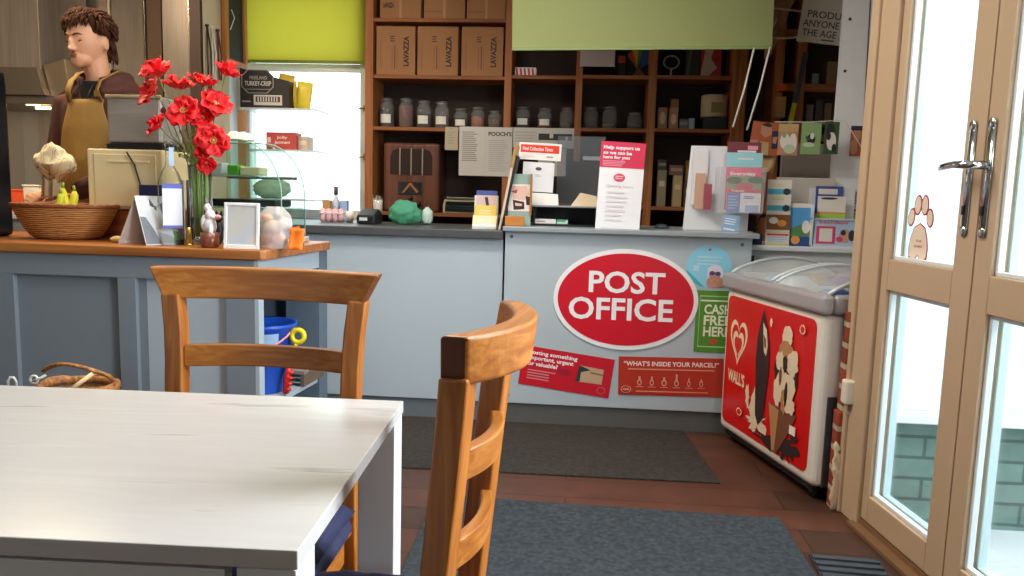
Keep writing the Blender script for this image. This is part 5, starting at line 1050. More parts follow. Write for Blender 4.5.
# acrylic leaflet rack
rkY = 3.72
rk = thing('leaflet_rack', 'clear acrylic rack of Everyday banking leaflets at right end of counter', 'leaflet rack', (pcx(686, rkY, 200), rkY, ZP))
W_ = pcx(752, rkY)-pcx(686, rkY)
acr = M('#f2f5f7', .15, 0, .02, 18, 0, .13); acw = M('#f0f2f4', .3, 0, .02, 18, 0, .85)
MB().prism([(0, 0), (W_, 0), (W_+.01, .40), (.02, .40)], .06, .064, 'y').build('acrylic_back', acw, rk)
MB().prism([(.14, .09), (W_+.045, .09), (W_+.055, .30), (.15, .30)], -.03, -.027, 'y').box(.14, -.03, .09, .144, .06, .30).box(W_+.043, -.03, .09, W_+.047, .06, .30).box(.14, -.03, .085, W_+.045, .06, .09).build('acrylic_pocket', acr, rk)
MB().box(0, -.06, 0, W_, .10, .006).build('foot', acr, rk)
MB().box(.03, .045, .12, .10, .056, .385).build('blank_sheet', P_('#e6e4e4'), rk); MB().box(.045, .03, .10, .09, .042, .27).build('peach_leaflet', P_('#cfa78c'), rk); MB().box(.085, .012, .10, .12, .024, .22).build('red_leaflet', P_('#a04a5a'), rk)
rp_ = {'maroon': P_('#7a3a44'), 'blue': P_('#9fdbe4'), 'pink': P_('#e23a68'), 'w': P_('#f0eeee'), 'gr': P_('#7f9a62'), 'dg': P_('#3f5a3c'), 'rd': P_('#c8485a'), 'nb': P_('#6d84bc'), 'lb': P_('#a9bde2'), 'pk': P_('#f0a0b4')}
lw = pcx(762, 3.70)-pcx(726, 3.70); lx = pcx(726, 3.70)-pcx(686, rkY)
card('leaflet', '', '', lw*.95, .32, [('r', .6, .05, .9, .11, 'pk'), ('r', .3, .12, .85, .15, 'w')], rp_, (lx+.004, .030, .10), (R(-2), 0, 0), base='maroon', parent=rk)
card('leaflet', '', '', lw, .27, [('r', 0, .0, 1, .25, 'blue'), ('r', .3, .09, .75, .12, 'w'), ('t', 'Everyday', .12, .33, .84, .41, .03, 'w'), ('t', 'banking', .16, .43, .78, .50, .03, 'w')], rp_, (lx, .012, .10), (R(-2), 0, 0), base='pink', parent=rk)
card('leaflet', '', '', lw*.96, .168, [('r', 0, 0, 1, .44, 'gr'), ('e', .2, .12, .22, .1, 'dg'), ('e', .85, .1, .25, .1, 'dg'), ('e', .5, .28, .28, .1, 'rd'), ('r', 0, .36, 1, .46, 'pink'), ('t', 'Travel', .12, .37, .5, .44, .02, 'w'), ('r', 0, .46, .40, 1, 'nb'), ('l', 5, .05, .55, .36, .95, 'lb'), ('r', .55, .80, .95, 1, 'lb'), ('l', 2, .5, .55, .85, .65, 'nb')], rp_, (lx+.004, -.008, .092), (R(-2), 0, 0), base='w', parent=rk)
o = card('leaflet', 'pale blue leaflet leaning at the foot of acrylic rack', 'leaflet', .075, .085, [('l', 3, .1, .2, .8, .6, 'w'), ('r', .1, .75, .8, .85, 'w')], {'b': P_('#8fb4d8'), 'w': P_('#e6eef4')}, (pcx(722, 3.66, 220), 3.665, ZP), (R(-8), R(8), 0))
# dark pens/labels near shelf end of counter
o = MB().lathe([(.035, 0), (.035, .012), (.02, .02), (1e-6, .022)], n=20).build('tape_roll', M('#4a5560', .4), None, (pcx(662, 3.85, 215), 3.85, ZP)); tag(o, 'grey-blue tape roll lying on counter between the notice and the rack', 'tape')
# ================================================================ BLIND CORDS
o0 = thing('pull_cords', 'pair of white pull cords slanting down from the green blind', 'cord', (at(762, 48, 3.88).x, 3.88, 1.80))
for (a, b, c, d) in ((754, 48, 733, 127), (770, 47, 747, 130)):
    p, q = at(a, b, 3.88), at(c, d, 3.84); ox = Vector(o0.location)
    MB().tube([Vector((p.x, 3.88, p.z))-ox, (Vector((p.x, 3.88, p.z))+Vector((q.x, 3.84, q.z)))/2-ox+Vector((.006, 0, 0)), Vector((q.x, 3.84, q.z))-ox], .0048, 8).build('cord', M('#e3ded0', .7), o0)
# ================================================================ ALCOVE
cw = thing('white_cupboard', 'low white cupboard in the alcove behind the ice cream freezer', 'cupboard', (.842, 3.76, 0)); 
MB().box(0, .0, 0, .78, .22, .862).build('cupboard_body', M('#d9e0e2', .5), cw); MB().box(-.004, -.02, .862, .80, .235, .885).build('cupboard_top', M('#e4eaec', .4), cw, bevel=.004)
MB().box(.01, -.004, .04, .76, 0, .84).build('door', M('#d3dbde', .5), cw, bevel=.002)
o = MB().box(0, 0, 0, .03, .02, .04).build('counter_end_strip', M('#1b2a4a', .5), None, (.815, 3.70, .80)); tag(o, 'dark blue strip between counter end and white cupboard', 'strip')
ZA = .8855; aY = 3.80
def ax(p, Y=aY, py=215): return at(p, py, Y).x
bpn = {'w': M('#cfc8bd', .7, 0, .05, 5), 'g': M('#8a7f74', .8)}
o = MB().box(0, 0, 0, ax(833, 3.96)-ax(775, 3.96), .03, .33).build('cork_board', bpn['w'], None, (ax(775, 3.96), 3.96, ZA), bevel=.004); tag(o, 'off-white board standing behind the alcove leaflets', 'board')
o = MB().box(0, 0, 0, ax(833, 4.2)-ax(778, 4.2), .03, .56).build('grey_board', bpn['g'], None, (ax(778, 4.2), 4.2, .84), bevel=.004); tag(o, 'grey-brown board rising behind the off-white one', 'board')
struct(MB().box(.99, 4.24, 0, 1.26, 4.28, .88).build('trim_6', white_paint))
ap_ = {'w': P_('#f0ede2'), 'b': P_('#5cc0dc'), 'k': P_('#3a3a44'), 'y': P_('#e8e08a'), 'br': P_('#8a5a3a'), 'p': P_('#e04a78'), 's': P_('#5aa8e0'), 'g': P_('#5f8f5a'), 'v': P_('#4a58a8'), 'o': P_('#e8a048'), 'lg': P_('#a8d060'), 'sk': P_('#d9a892'), 'navy': P_('#27508f'), 'pl': P_('#b8d4ee')}
t = thing('leaflet_stack', 'tall stepped column of cream and light blue leaflets on white cupboard', 'leaflets', (ax(767), aY, ZA)); w_ = ax(791)-ax(767)
els = []
card('leaflet', '', '', w_, .315, [('l', 2, .2, .07, .8, .12, 'y'), ('r', 0, .14, 1, .22, 'b'), ('e', .8, .18, .15, .05, 'k'), ('l', 2, .2, .27, .8, .32, 'y'), ('r', 0, .39, 1, .47, 'b'), ('e', .8, .43, .15, .05, 'k'), ('r', 0, .53, 1, .76, 'br'), ('e', .3, .62, .2, .05, 'w'), ('e', .65, .66, .2, .05, 'o'), ('r', .1, .80, .92, .97, 'w'), ('r', 0, .79, 1, .81, 'y'), ('r', .05, .82, .95, .85, 'p'), ('l', 3, .1, .87, .9, .96, 'pl'), ('r', 0, .98, 1, 1, 'y')], ap_, (0, 0, 0), (R(-4), 0, 0), parent=t, base='w')
MB().box(0, -.006, 0, w_, .05, .004).box(0, .04, 0, w_, .045, .25).build('acrylic_holder', acr, t)
o = card('brochure', 'blue brochure with green hillside right of the leaflet column', 'brochure', ax(812)-ax(791.5), .205, [('r', .0, .0, 1, .10, 'w'), ('p', [(0, .6), (.5, .5), (1, .55), (1, .8), (0, .8)], 'g'), ('r', 0, .78, 1, 1, 'navy'), ('e', .3, .86, .22, .10, 'o'), ('e', .8, .55, .2, .15, 'w')], ap_, (ax(791.5), aY+.01, ZA), (R(-5), 0, 0), base='s')
t = thing('leaflet_rack', 'white two-tier rack with bestdays leaflet on the alcove cupboard', 'leaflet rack', (ax(812), aY+.0, ZA)); w_ = ax(858)-ax(812)
MB().box(0, .06, 0, w_, .07, .28).box(0, -.02, 0, w_, .07, .006).box(0, -.012, .13, w_, .06, .136).box(0, -.018, 0, .004, .06, .20).build('rack_body', M('#e6e9ea', .3), t)
card('leaflet', '', '', w_*.60, .13, [('r', .1, .1, .8, .3, 'w'), ('e', .45, .7, .3, .1, 'k')], ap_, (w_*.12, .045, .16), (R(-4), 0, 0), base='v', parent=t)
card('leaflet', '', '', w_*.62, .105, [('r', 0, .72, 1, .80, 'o'), ('r', 0, .80, 1, 1, 'lg'), ('e', .4, .1, .3, .05, 'k')], ap_, (w_*.14, .02, .137), (R(-4), 0, 0), base='w', parent=t)
card('leaflet', '', '', w_*.95, .13, [('t', 'bestdays', .12, .08, .78, .22, .02, 'p'), ('r', .06, .28, .50, .92, 'p'), ('r', .13, .36, .43, .84, 'w'), ('e', .72, .62, .13, .25, 'sk'), ('e', .68, .50, .06, .1, 'k'), ('e', .88, .6, .08, .2, 'k'), ('e', .6, .75, .08, .1, 'p')], ap_, (w_*.05, -.012, .006), (R(-3), 0, 0), base='pl', parent=t)
o = card('leaflet', 'pale blue and white leaflets at far right beside the door frame', 'leaflet', .07, .14, [('l', 5, .1, .08, .9, .5, 'v'), ('r', 0, .66, 1, .72, 'br'), ('r', .3, .74, 1, 1, 'lg')], ap_, (ax(846, 3.86), 3.875, ZA+.135), (R(-4), 0, 0), base='pl'); 
t = thing('desk_lamp', 'small black angled desk lamp behind the counter end', 'lamp', (ax(758, 3.83), 3.83, ZA)); MB().tube([(-.01, 0, .01), (-.008, 0, .09), (.025, 0, .155)], .004, 8).build('arm', M('#1a2030', .5), t)
MB().lathe([(.028, 0), (.028, .05), (.01, .06)], n=14).build('base', M('#1e2c55', .5), t); MB().tube([(.012, 0, .15), (.035, 0, .135)], [.006, .012], 10).build('head', M('#1a2030', .5), t)
p_, q_ = at(870, 0, 3.97), at(861, 175, 3.97)
o = MB().tube([(0, 0, 0), (q_.x-p_.x, 0, q_.z-p_.z-.15)], .0035, 6).build('blind_chain', M('#5b5f63', .5), None, (p_.x, 3.97, p_.z+.1)); tag(o, 'thin dark bead chain hanging down in front of the white column', 'chain')
# photos hung on a string
st_ = thing('photo_string', 'white string carrying snapshot photos across the alcove', 'string', (ax(775, 3.9, 122), 3.9, at(775, 122, 3.9).z))
p0 = Vector(st_.location); pA = at(845, 120, 3.9)-p0; pA.y = 0; pB = at(872, 165, 3.86)-p0
MB().tube([(0, 0, 0), tuple(pA/2-Vector((0, 0, .005))), tuple(pA), tuple(pB)], .0022, 6).build('string', M('#e9e4d8', .7), st_)
ph = {'g': P_('#8fb077'), 'd': P_('#3f5a36'), 'w': P_('#ece6dc'), 'k': P_('#2a2c2e'), 'o': P_('#b8603c'), 's': P_('#c88f72'), 'n': P_('#2c3550'), 't': P_('#c9a878'), 'l': P_('#c4d4b4')}
def photo(x0, y0, x1, y1, els, base, lab, Y=3.89, rot=0):
    a_, b_ = at(x0, y1, Y), at(x1, y0, Y); return card('snapshot_photo', lab, 'photo', b_.x-a_.x, b_.z-a_.z, els, ph, (a_.x, Y, a_.z), (0, R(rot), 0), base=base, t=.001, group='snapshots on the alcove string')
photo(777, 124, 799, 155, [('r', 0, 0, 1, .25, 't'), ('e', .35, .55, .25, .25, 'w'), ('e', .75, .6, .2, .3, 'w'), ('e', .3, .35, .1, .1, 'g'), ('e', .6, .8, .3, .15, 'l')], 's', 'snapshot of pale furry figures, leftmost on the string')
photo(800, 123, 822, 154, [('e', .5, .52, .22, .16, 'k'), ('p', [(.2, .4), (.5, .5), (.3, .6)], 'd'), ('e', .4, .7, .3, .08, 'l'), ('e', .55, .42, .1, .1, 'w')], 'g', 'snapshot of a dark bird on pale green, middle of the string')
photo(823, 122, 840, 154, [('e', .4, .25, .3, .2, 'k'), ('e', .5, .6, .32, .28, 'w'), ('e', .3, .45, .15, .12, 'k'), ('e', .7, .8, .15, .12, 'k')], 'd', 'snapshot of a black and white dog on green grass, right of the string')
photo(849, 126, 864, 156, [('e', .5, .3, .3, .25, 's'), ('e', .3, .7, .3, .25, 's'), ('r', 0, 0, 1, .15, 'n')], 'o', 'orange-brown snapshot on the white column beside door frame', 3.99)
photo(748, 121, 779, 153, [('p', [(.3, .1), (.65, .05), (.72, .35), (.5, .48), (.32, .36)], 's'), ('p', [(.7, .25), (1, .2), (1, .75), (.78, .8)], 'n'), ('p', [(.76, .42), (.92, .4), (.9, .62), (.78, .6)], 's'), ('p', [(0, .6), (.25, .55), (.3, .85), (.05, 1)], 's'), ('p', [(.35, .6), (.65, .6), (.7, 1), (.4, 1)], 't'), ('p', [(.3, .1), (.5, 0), (.68, .08), (.6, .14)], 'k')], 'o', 'orange and blue snapshot of faces behind the acrylic rack', 3.93, 6)
o = MB().add([(0, 0, 0), (.10, 0, .02), (.13, 0, .12), (.04, .0, .15), (-.01, 0, .08)], [(0, 1, 2, 3, 4)]).grid(lambda u, v: (.0+.11*u+.02*v, .004+.01*math.sin(u*5), .13*v), 5, 5, 0, True, .001).build('brown_paper', P_('#c0a276'), None, (at(750, 172, 3.95).x, 3.95, at(750, 172, 3.95).z)); tag(o, 'torn tan paper under the snapshot of faces', 'paper')
# second shelf unit in the corner beyond the column
xs = [at(p, 60, 4.78).x for p in (776, 798, 842)]
s2 = thing('corner_shelving', 'dark corner shelving with pine posts right of the green blind', 'shelving', (xs[0], 4.78, 0)); D0 = xs[0]; dk2 = M('#4a3a31', .8, 0, .25, 8)
MB().box(-.10, .25, 0, xs[2]-D0+.1, .26, 2.5).build('back_board', dk2, s2)
for p in (0, xs[1]-D0): MB().box(p, 0, 0, p+.05, .24, 2.5).build('upright', pine_sh_z, s2, bevel=.003)
for z in (1.79, 1.50, 2.10): MB().box(.05, .01, z-.045, xs[2]-D0+.1, .24, z).build('shelf_board', pine_sh_x, s2, bevel=.002)
MB().box(xs[1]-D0+.055, .012, 1.555, xs[2]-D0+.1, .24, 1.57).build('thin_shelf', M('#b0a08c', .5), s2)
def cx2(nm, lab, cat, a, b, z, h, col, Y=4.80, d=.1, els=None, pal={}): return bx(nm, lab, cat, a, b, z, h, {'o': M(col, .6), **pal}, Y=Y, d=d, px_y=90, els=els)
cx2('crockery_bowl', 'grey-green tub on the corner shelf', 'tub', 811, 818, 1.791, .06, '#7f867c'); cx2('paper_bag', 'tan packet leaning on the corner shelf at right', 'packet', 826, 835, 1.791, .13, '#8f6f4c')
for i, (a, b, h, c_, s) in enumerate(((808, 815, .10, '#77695c', 'leftmost grey-brown tin'), (817, 824, .13, '#4a3f38', 'dark middle tin'), (826, 833, .11, '#8a7050', 'tan tin at right'))): cx2('food_tin', s+' on the lower corner shelf', 'tin', a, b, 1.571, h, c_)
# things hanging / leaning left of the pine post
o = MB().grid(lambda u, v: ((.18*(1-v*.75))*(u-.15)+.10*v*0, .03*noise.noise((u*5, v*7, 0)), -.42*v*(1-.25*u)), 14, 18, 0, True, .004).build('crumpled_paper', M('#a58767', .8, 0, .15, 9, .5), None, (at(770, 0, 4.5).x, 4.5, at(770, 0, 4.5).z+.06)); tag(o, 'crumpled brown wrapping hanging beside the green blind', 'wrapping')
lv = thing('spirit_level', 'grey and yellow long tool hanging beside the pine post', 'tool', tuple(at(790, 125, 4.7)), (0, R(9), 0)); MB().box(-.012, 0, 0, .012, .02, .13).build('lower_end', M('#c9c22c', .5), lv); MB().box(-.014, -.002, .13, .014, .022, .42).build('upper_end', M('#3f4850', .4), lv, bevel=.003)
cx2('orange_box', 'small orange-red box on a ledge left of the pine post', 'box', 779, 787, at(783, 88, 4.75).z-.02, .04, '#c9542c', Y=4.72, d=.05)
cx2('wooden_box', 'tan wooden box below the orange one left of the pine post', 'box', 777, 787, at(783, 118, 4.75).z, .12, '#b08050', Y=4.72, d=.05)
cb2 = MB(); ring = [at(790+18*math.cos(R(a))+12*math.sin(R(a)), 22-22*math.sin(R(a))+6*math.cos(R(a)*2), 4.45) for a in range(-200, 20, 15)]
c0 = Vector(ring[0]); o = MB().tube([tuple(Vector(p)-c0) for p in ring], .006, 6).tube([tuple(Vector(at(a, b, 4.44))-c0) for a, b in ((772, 8), (790, 10), (806, 12), (820, 30), (812, 40), (798, 42))], .005, 6).build('white_cable', M('#cbb6a2', .6), None, tuple(c0)); tag(o, 'loops of white cable hanging in front of corner shelving', 'cable')
sY = 4.3; a_, b_ = at(797, 33, sY), at(846, 33, sY)
card('paper_sign', 'white paper sign ending PRODUCE ANYONE THE AGE at top right of the shelves', 'sign', .34, .34, [('t', 'PRODUCE', .10, .52, .80, .625, .01, 'k'), ('t', 'ANYONE', .05, .66, .60, .765, .01, 'k'), ('t', 'THE AGE', .06, .80, .58, .905, .01, 'k'), ('r', .36, .935, .56, .955, 'k')], {'w': P_('#cfc4b4'), 'k': P_('#3d3833')}, (a_.x, sY, a_.z-.04), (0, R(6), 0), base='w')
# ================================================================ WINDOW SHELVES
po_ = thing('window_shelf_stand', 'timber post with two clear shelves standing before the back window', 'shelf stand', (at(241, 150, 4.6).x, 4.6, 0))
D1 = po_.location.x; w_ = at(312, 107, 4.6).x-D1
MB().box(-.02, .0, 0, .03, .05, 1.555).build('post', wood('post_wood', '#a87448', '#bd8a5c', '#cd9d70', 'z', .6), po_, bevel=.003)
z1_, z2_ = at(280, 107, 4.6).z, at(280, 149, 4.6).z
for z in (z1_, z2_, z2_-.30): MB().box(-.02, .05, z-.012, w_, .32, z).build('clear_shelf', M('#d9e2de', .2, 0, .02, 18, 0, .8), po_)
pb2 = {'k': P_('#241c1a'), 'b': P_('#4a3c34'), 'w': P_('#cfc8be'), 'g': P_('#9a928a')}
a_, b_ = at(240, 90, 4.66), at(289, 90, 4.66); w_ = b_.x-a_.x; hb = .235
t = thing('display_carton', 'black display carton with octagonal badge on the upper window shelf', 'carton', (a_.x, 4.66, z1_+.001))
oc = lambda s: [(.36+s*.33*x, .34+s*.30*y) for x, y in ((-1, -.45), (-.6, -1), (.6, -1), (1, -.45), (1, .45), (.6, 1), (-.6, 1), (-1, .45))]
mbc = card_mb(w_, hb, [('p', oc(1.0), 'g'), ('p', oc(.94), 'k'), ('t', 'FREELAND', .20, .20, .56, .29, .02, 'g'), ('t', 'TURKEY-CRISP', .10, .33, .64, .45, .02, 'w'), ('r', .12, .53, .62, .545, 'g'), ('r', .28, .68, .86, .94, 'w'), ('r', .32, .72, .82, .86, 'b')]+[('r', .36+.055*i, .73, .36+.055*i+.025, .85, 'w') for i in range(8)]+[('r', .05, .83, .22, .87, 'g')], pb2, .12, 'k')
mbc.v = [Vector((v.x, v.y, v.z if not (v.x > w_*.62 and v.z > hb*.62 and v.y >= -.0001) else v.z-hb*.32*min(1, (v.x/w_-.5)*2.2))) for v in mbc.v]
mbc.build('carton_body', list(pb2.values()), t)
for i, (x, z, r_, c_, lb) in enumerate(((283, .09, 10, '#c9a52c', 'upper yellow snack packet behind the black display carton'), (292, .0, -8, '#e2b81c', 'yellow snack packet right of the black display carton'), (302, .0, 8, '#e8cf3c', 'rightmost yellow packet with white panel on upper window shelf'))):
    p = at(x, 90, 4.75); tag(MB().grid(lambda u, v: ((u-.5)*.10, -.02*(1-(2*u-1)**4)*(1-(2*v-1)**4), .17*v), 8, 8, 0).grid(lambda u, v: ((.5-u)*.10, .02*(1-(2*u-1)**4)*(1-(2*v-1)**4), .17*v), 8, 8, 0).build('snack_packet', M(c_, .35, 0, .15, 20), None, (p.x, 4.75, z1_+.001+z*.5), (0, R(r_), 0)), lb, 'packet')
rb = {'r': P_('#c04a44'), 'w': P_('#f0d8cc'), 't': P_('#d9b9a0')}
bx('biscuit_box', 'red box with white lettering panel on lower window shelf', 'box', 266, 296, z2_+.001, .105, rb, Y=4.68, d=.1, els=[('t', 'Jolly', .35, .22, .72, .42, .03, 'w'), ('t', 'Jammers', .28, .48, .80, .72, .03, 'w'), ('r', .05, .3, .16, .6, 'w')], px_y=138)
bx('biscuit_box', 'pale tan box right of the red one on lower window shelf', 'box', 297, 308, z2_+.001, .085, {'t': P_('#d8bfa6'), 'w': P_('#efe2d2')}, Y=4.72, d=.1, els=[('r', .2, .3, .8, .6, 'w')], px_y=140)
o = MB().ell((0, 0, .06), (.12, .06, .065), n=30, k=16, fn=lambda d, p: Vector((p.x, p.y, max(-.06, p.z)))*(1+.2*noise.noise(d*4))).build('salad_bag', M('#aebfae', .5, 0, .2, 30), None, (at(272, 170, 4.75).x, 4.75, z2_-.299)); tag(o, 'greyish-green bag below the red box, seen through display case', 'bag')
# chalkboard on the partition, lanyards
cbd = thing('chalkboard', 'small wood-framed chalkboard with chalk strokes on the cream partition', 'chalkboard', (-2.100, 4.49, 1.80), 0)
yl, zh = .29, .6
MB().box(0, 0, 0, .03, .035, zh).box(0, yl-.035, 0, .03, yl, zh).box(0, .035, 0, .03, yl-.035, .05).box(0, .035, zh-.04, .03, yl-.035, zh).build('frame', wood('frame_wood', '#9a5c28', '#b5753a', '#c68a4c', 'z'), cbd, bevel=.003)
MB().box(.002, .035, .05, .014, yl-.035, zh-.04).build('board', M('#22252a', .7), cbd)
MB().tube([(.016, .08, .22), (.016, .14, .30), (.016, .10, .34)], .003, 5).build('chalk_marks', P_('#dfe0dc'), cbd)
for i, (yy, c_, lb, ln) in enumerate(((4.31, '#3a2a24', 'dark brown looped strap hanging nearest the kitchen on the partition', .36), (4.37, '#e2dccb', 'cream ribbon loop hanging beside the chalkboard', .32), (4.44, '#6a2e24', 'reddish leather strap hanging against chalkboard frame', .28))):
    o = MB().tube([(-2.10, yy, 1.99), (-2.09, yy-.022, 1.85), (-2.09, yy-.012, 1.99-ln), (-2.09, yy+.012, 1.99-ln), (-2.09, yy+.022, 1.85), (-2.10, yy, 1.99)], .005, 6).tube([(-2.112, yy, 1.99), (-2.09, yy, 1.99)], .007, 8).build('hanging_strap', M(c_, .6), None); tag(o, lb, 'strap')

# ================================================================ PERSON
def remesh(mb, name, mat, parent, vox, smooth=8, fac=.5):
    me = bpy.data.meshes.new(name); me.from_pydata(mb.v, [], mb.f); ob = bpy.data.objects.new(name, me); COL.objects.link(ob)
    r_ = ob.modifiers.new('r', 'REMESH'); r_.mode = 'VOXEL'; r_.voxel_size = vox; r_.use_smooth_shade = True
    s_ = ob.modifiers.new('s', 'SMOOTH'); s_.iterations = smooth; s_.factor = fac
    dg_ = bpy.context.evaluated_depsgraph_get(); m2 = bpy.data.meshes.new_from_object(ob.evaluated_get(dg_)); bpy.data.objects.remove(ob); bpy.data.meshes.remove(me)
    m2.name = name; m2.materials.clear(); m2.materials.append(mat); m2.polygons.foreach_set('use_smooth', [True]*len(m2.polygons))
    o2 = bpy.data.objects.new(name, m2); COL.objects.link(o2); o2.parent = parent; return o2
pY = 3.42; pX = at(101, 120, pY).x; PR = R(-4)
man = thing('person', 'young man in brown hoodie and mustard apron looking down behind the counter', 'person', (pX, pY, 0), PR)
Rp = Matrix.Rotation(PR, 3, 'Z').inverted()
def loc(w): return Rp @ (Vector(w)-Vector((pX, pY, 0)))
HR = Matrix.Rotation(R(14), 3, 'Z') @ Matrix.Rotation(R(-10), 3, 'X') if 0 else Matrix.Rotation(R(-9), 3, 'Z') @ Matrix.Rotation(R(10), 3, 'X')
HC = Vector((-.012, -.045, 1.729))
def hp(v): return HR @ Vector(v)+HC
def hell(mb, c, r, **k): mb.ell(hp(c), r, rot=HR, **k)
handR = loc(at(49, 211, 3.24)); 
body = MB()
def headfn(d, p):
    if p.z < 0:
        t = -p.z/.118; p.x *= 1-.26*t**1.6; p.y = p.y*(1-.12*t)-.012*t
        if p.y > 0: p.y *= 1-.25*t
    p.x *= 1-.06*max(0, -d.y)
    return p
hell(body, (0, 0, 0), (.077, .096, .118), n=32, k=24, fn=headfn)
hell(body, (0, -.078, -.098), (.026, .022, .020)); hell(body, (0, -.055, -.085), (.045, .045, .030)); hell(body, (0, -.098, -.018), (.0095, .014, .030)); hell(body, (0, -.108, -.036), (.0125, .014, .011)); hell(body, (.009, -.100, -.040), (.008, .010, .007)); hell(body, (-.009, -.100, -.040), (.008, .010, .007))
hell(body, (0, -.084, .022), (.046, .014, .010)); hell(body, (0, -.086, -.068), (.022, .012, .013))
for s in (-1, 1): hell(body, (.078*s, .012, -.018), (.010, .019, .032))
body.tube([hp((0, .012, -.05)), (0, -.008, 1.58), (0, .008, 1.50), (0, .015, 1.42)], [.056, .052, .054, .07], 16)
body.ell((0, .01, 1.30), (.15, .095, .22)).ell((0, .01, 1.05), (.14, .10, .22)).ell((0, .01, .92), (.15, .11, .12))
for s in (-1, 1):
    body.tube([(.085*s, .01, .90), (.09*s, 0, .50), (.09*s, .01, .09)], [.08, .055, .038], 12).ell((.09*s, -.05, .045), (.04, .11, .04))
shR, shL = Vector((-.165, .01, 1.455)), Vector((.165, .01, 1.455))
elR = Vector((-.22, -.02, 1.14)); elL = Vector((.225, -.20, 1.13)); handL = loc(at(64, 197, 3.24))
for sh, el, ha in ((shR, elR, handR), (shL, elL, handL)): body.tube([sh, el, ha+(el-ha).normalized()*.06], [.048, .040, .026], 12)
def hand(mb, c, d, up, side):
    d = d.normalized(); s_ = d.cross(up).normalized()*side; u_ = s_.cross(d)*side
    Rm = Matrix((s_, d, u_)).transposed()
    mb.ell(c, (.038, .044, .015), rot=Rm, n=14, k=10)
    for i, (o_, L_) in enumerate(((-.028, .068), (-.0095, .078), (.0095, .074), (.028, .058))):
        b0 = c+s_*o_+d*.035; b1 = b0+d*L_*.45-u_*.008; b2 = b1+d*L_*.25-u_*.022; b3 = b2-u_*L_*.28+d*.004
        mb.tube([b0-d*.01, b1, b2, b3], [.0095, .009, .0082, .007], 8)
    t0 = c-s_*.032-d*.015; mb.tube([t0, t0-s_*.022+d*.025-u_*.006, t0-s_*.020+d*.050-u_*.020], [.012, .0105, .008], 8)
hand(body, handR, Vector((-.1, -.5, .55)), Vector((.2, -.6, .5)), 1)
hand(body, handL, Vector((-.5, -.8, -.2)), Vector((0, -.2, 1)), -1)
skin = M('#d9a07c', .5, 0, .06, 25)
remesh(body, 'body', skin, man, .0055, 5, .5)
# clothes
hood = MB()
rings = [(.90, .172, .130, .01), (.98, .168, .128, .01), (1.10, .172, .128, .01), (1.22, .182, .132, .01), (1.34, .192, .130, .012), (1.44, .190, .118, .014), (1.50, .150, .098, .016), (1.54, .095, .078, .016)]
n = 36; vs = []
for (z, rx_, ry_, yo) in rings:
    for j in range(n):
        a = 2*math.pi*j/n; q = 1+.025*noise.noise((math.cos(a)*3, math.sin(a)*3, z*7)); vs.append((rx_*q*math.cos(a), yo+ry_*q*math.sin(a), z))
hood.add(vs, [(i*n+j, i*n+(j+1) % n, (i+1)*n+(j+1) % n, (i+1)*n+j) for i in range(len(rings)-1) for j in range(n)]+[tuple(range(n))[::-1], tuple(range((len(rings)-1)*n, len(rings)*n))], 0, True)
bv = BVHTree.FromPolygons([Vector(v) for v in hood.v], [tuple(f) for f in hood.f])
for sh, el, ha in ((shR, elR, handR), (shL, elL, handL)):
    w_ = ha+(el-ha).normalized()*.075; md = (sh+el)/2; m2_ = (el+w_)/2
    hood.tube([sh+Vector((-sh.x*.35, 0, .0)), sh, md, el, m2_, w_], [.062, .066, .060, .056, .050, .040], 16)
for i in range(0): hood.tube([(elL.x+.052*math.cos(a), elL.y+.05*math.sin(a), 1.17+.035*i+.01*math.sin(a*2+i)) for a in [k*.6 for k in range(11)]], .009, 6)
brown = M('#4b2820', .85, 0, .12, 60, .2)
hob = remesh(hood, 'hoodie', brown, man, .008, 3, .5)
hd_ = MB()
for (rx_, ry_, z0, th) in ((.108, .094, 1.520, .042), (.092, .082, 1.565, .032)):
    pts = [(rx_*math.sin(R(a)), .012+ry_*math.cos(R(a))*1.05+.03*(math.cos(R(a)) > .3), z0+.022*math.cos(R(a))) for a in range(-150, 151, 12)]
    hd_.tube(pts, [th*(.45+.55*math.cos(R(a)/2)) for a in range(-150, 151, 12)], 12)
hd_.ell((0, .115, 1.51), (.12, .055, .075))
remesh(hd_, 'hood', M('#552e24', .85, 0, .12, 60, .2), man, .007, 4)
MB().grid(lambda u, v: (.075*math.sin((u-.5)*2.4), .005-.088*math.cos((u-.5)*2.4)-.012*v, 1.545-.10*v), 14, 6, 0, True, .003).build('black_undershirt', M('#1a1718', .9), man)
for s in (-1, 1): MB().tube([(.035*s, -.09, 1.53), (.04*s, -.125, 1.49), (.036*s, -.134, 1.46)], .0028, 6).build('drawstring', M('#2a2020', .7), man)
# apron moulded on the hoodie
def apn(u, v):
    z = 1.465-.93*v; w_ = .085+.085*min(1, max(0, (v-.02)/.26))**1.2+.02*max(0, v-.4); x = (u-.5)*2*w_
    h_ = bv.ray_cast(Vector((x, -1, max(z, .92))), Vector((0, 1, 0)))
    y = h_[0].y if h_[0] else 0; y = min(y, .03)
    y -= .010+.006*abs(math.sin(u*9+v*3))*v+.02*v*max(0, .92-z)
    return (x, y, z)
must = M('#9c7a3c', .8, 0, .08, 30, .15)
MB().grid(apn, 30, 40, 0, True, -.004).build('apron', must, man)
for s in (-1, 1): MB().tube([Vector(apn(.5+.46*s, .01))+Vector((0, -.002, 0)), (.070*s, -.116, 1.50), (.070*s, -.092, 1.545), (.086*s, -.02, 1.588), (.075*s, .05, 1.61), (0, .08, 1.61)], .014, 8, flat=.35).build('apron_strap', must, man)
MB().box(-.012, -.004, -.012, .012, .002, .012).build('strap_buckle', M('#c9a860', .3, .8), man, tuple(Vector((.080, -.128, 1.485))))
dkb = M('#22253a', .8)
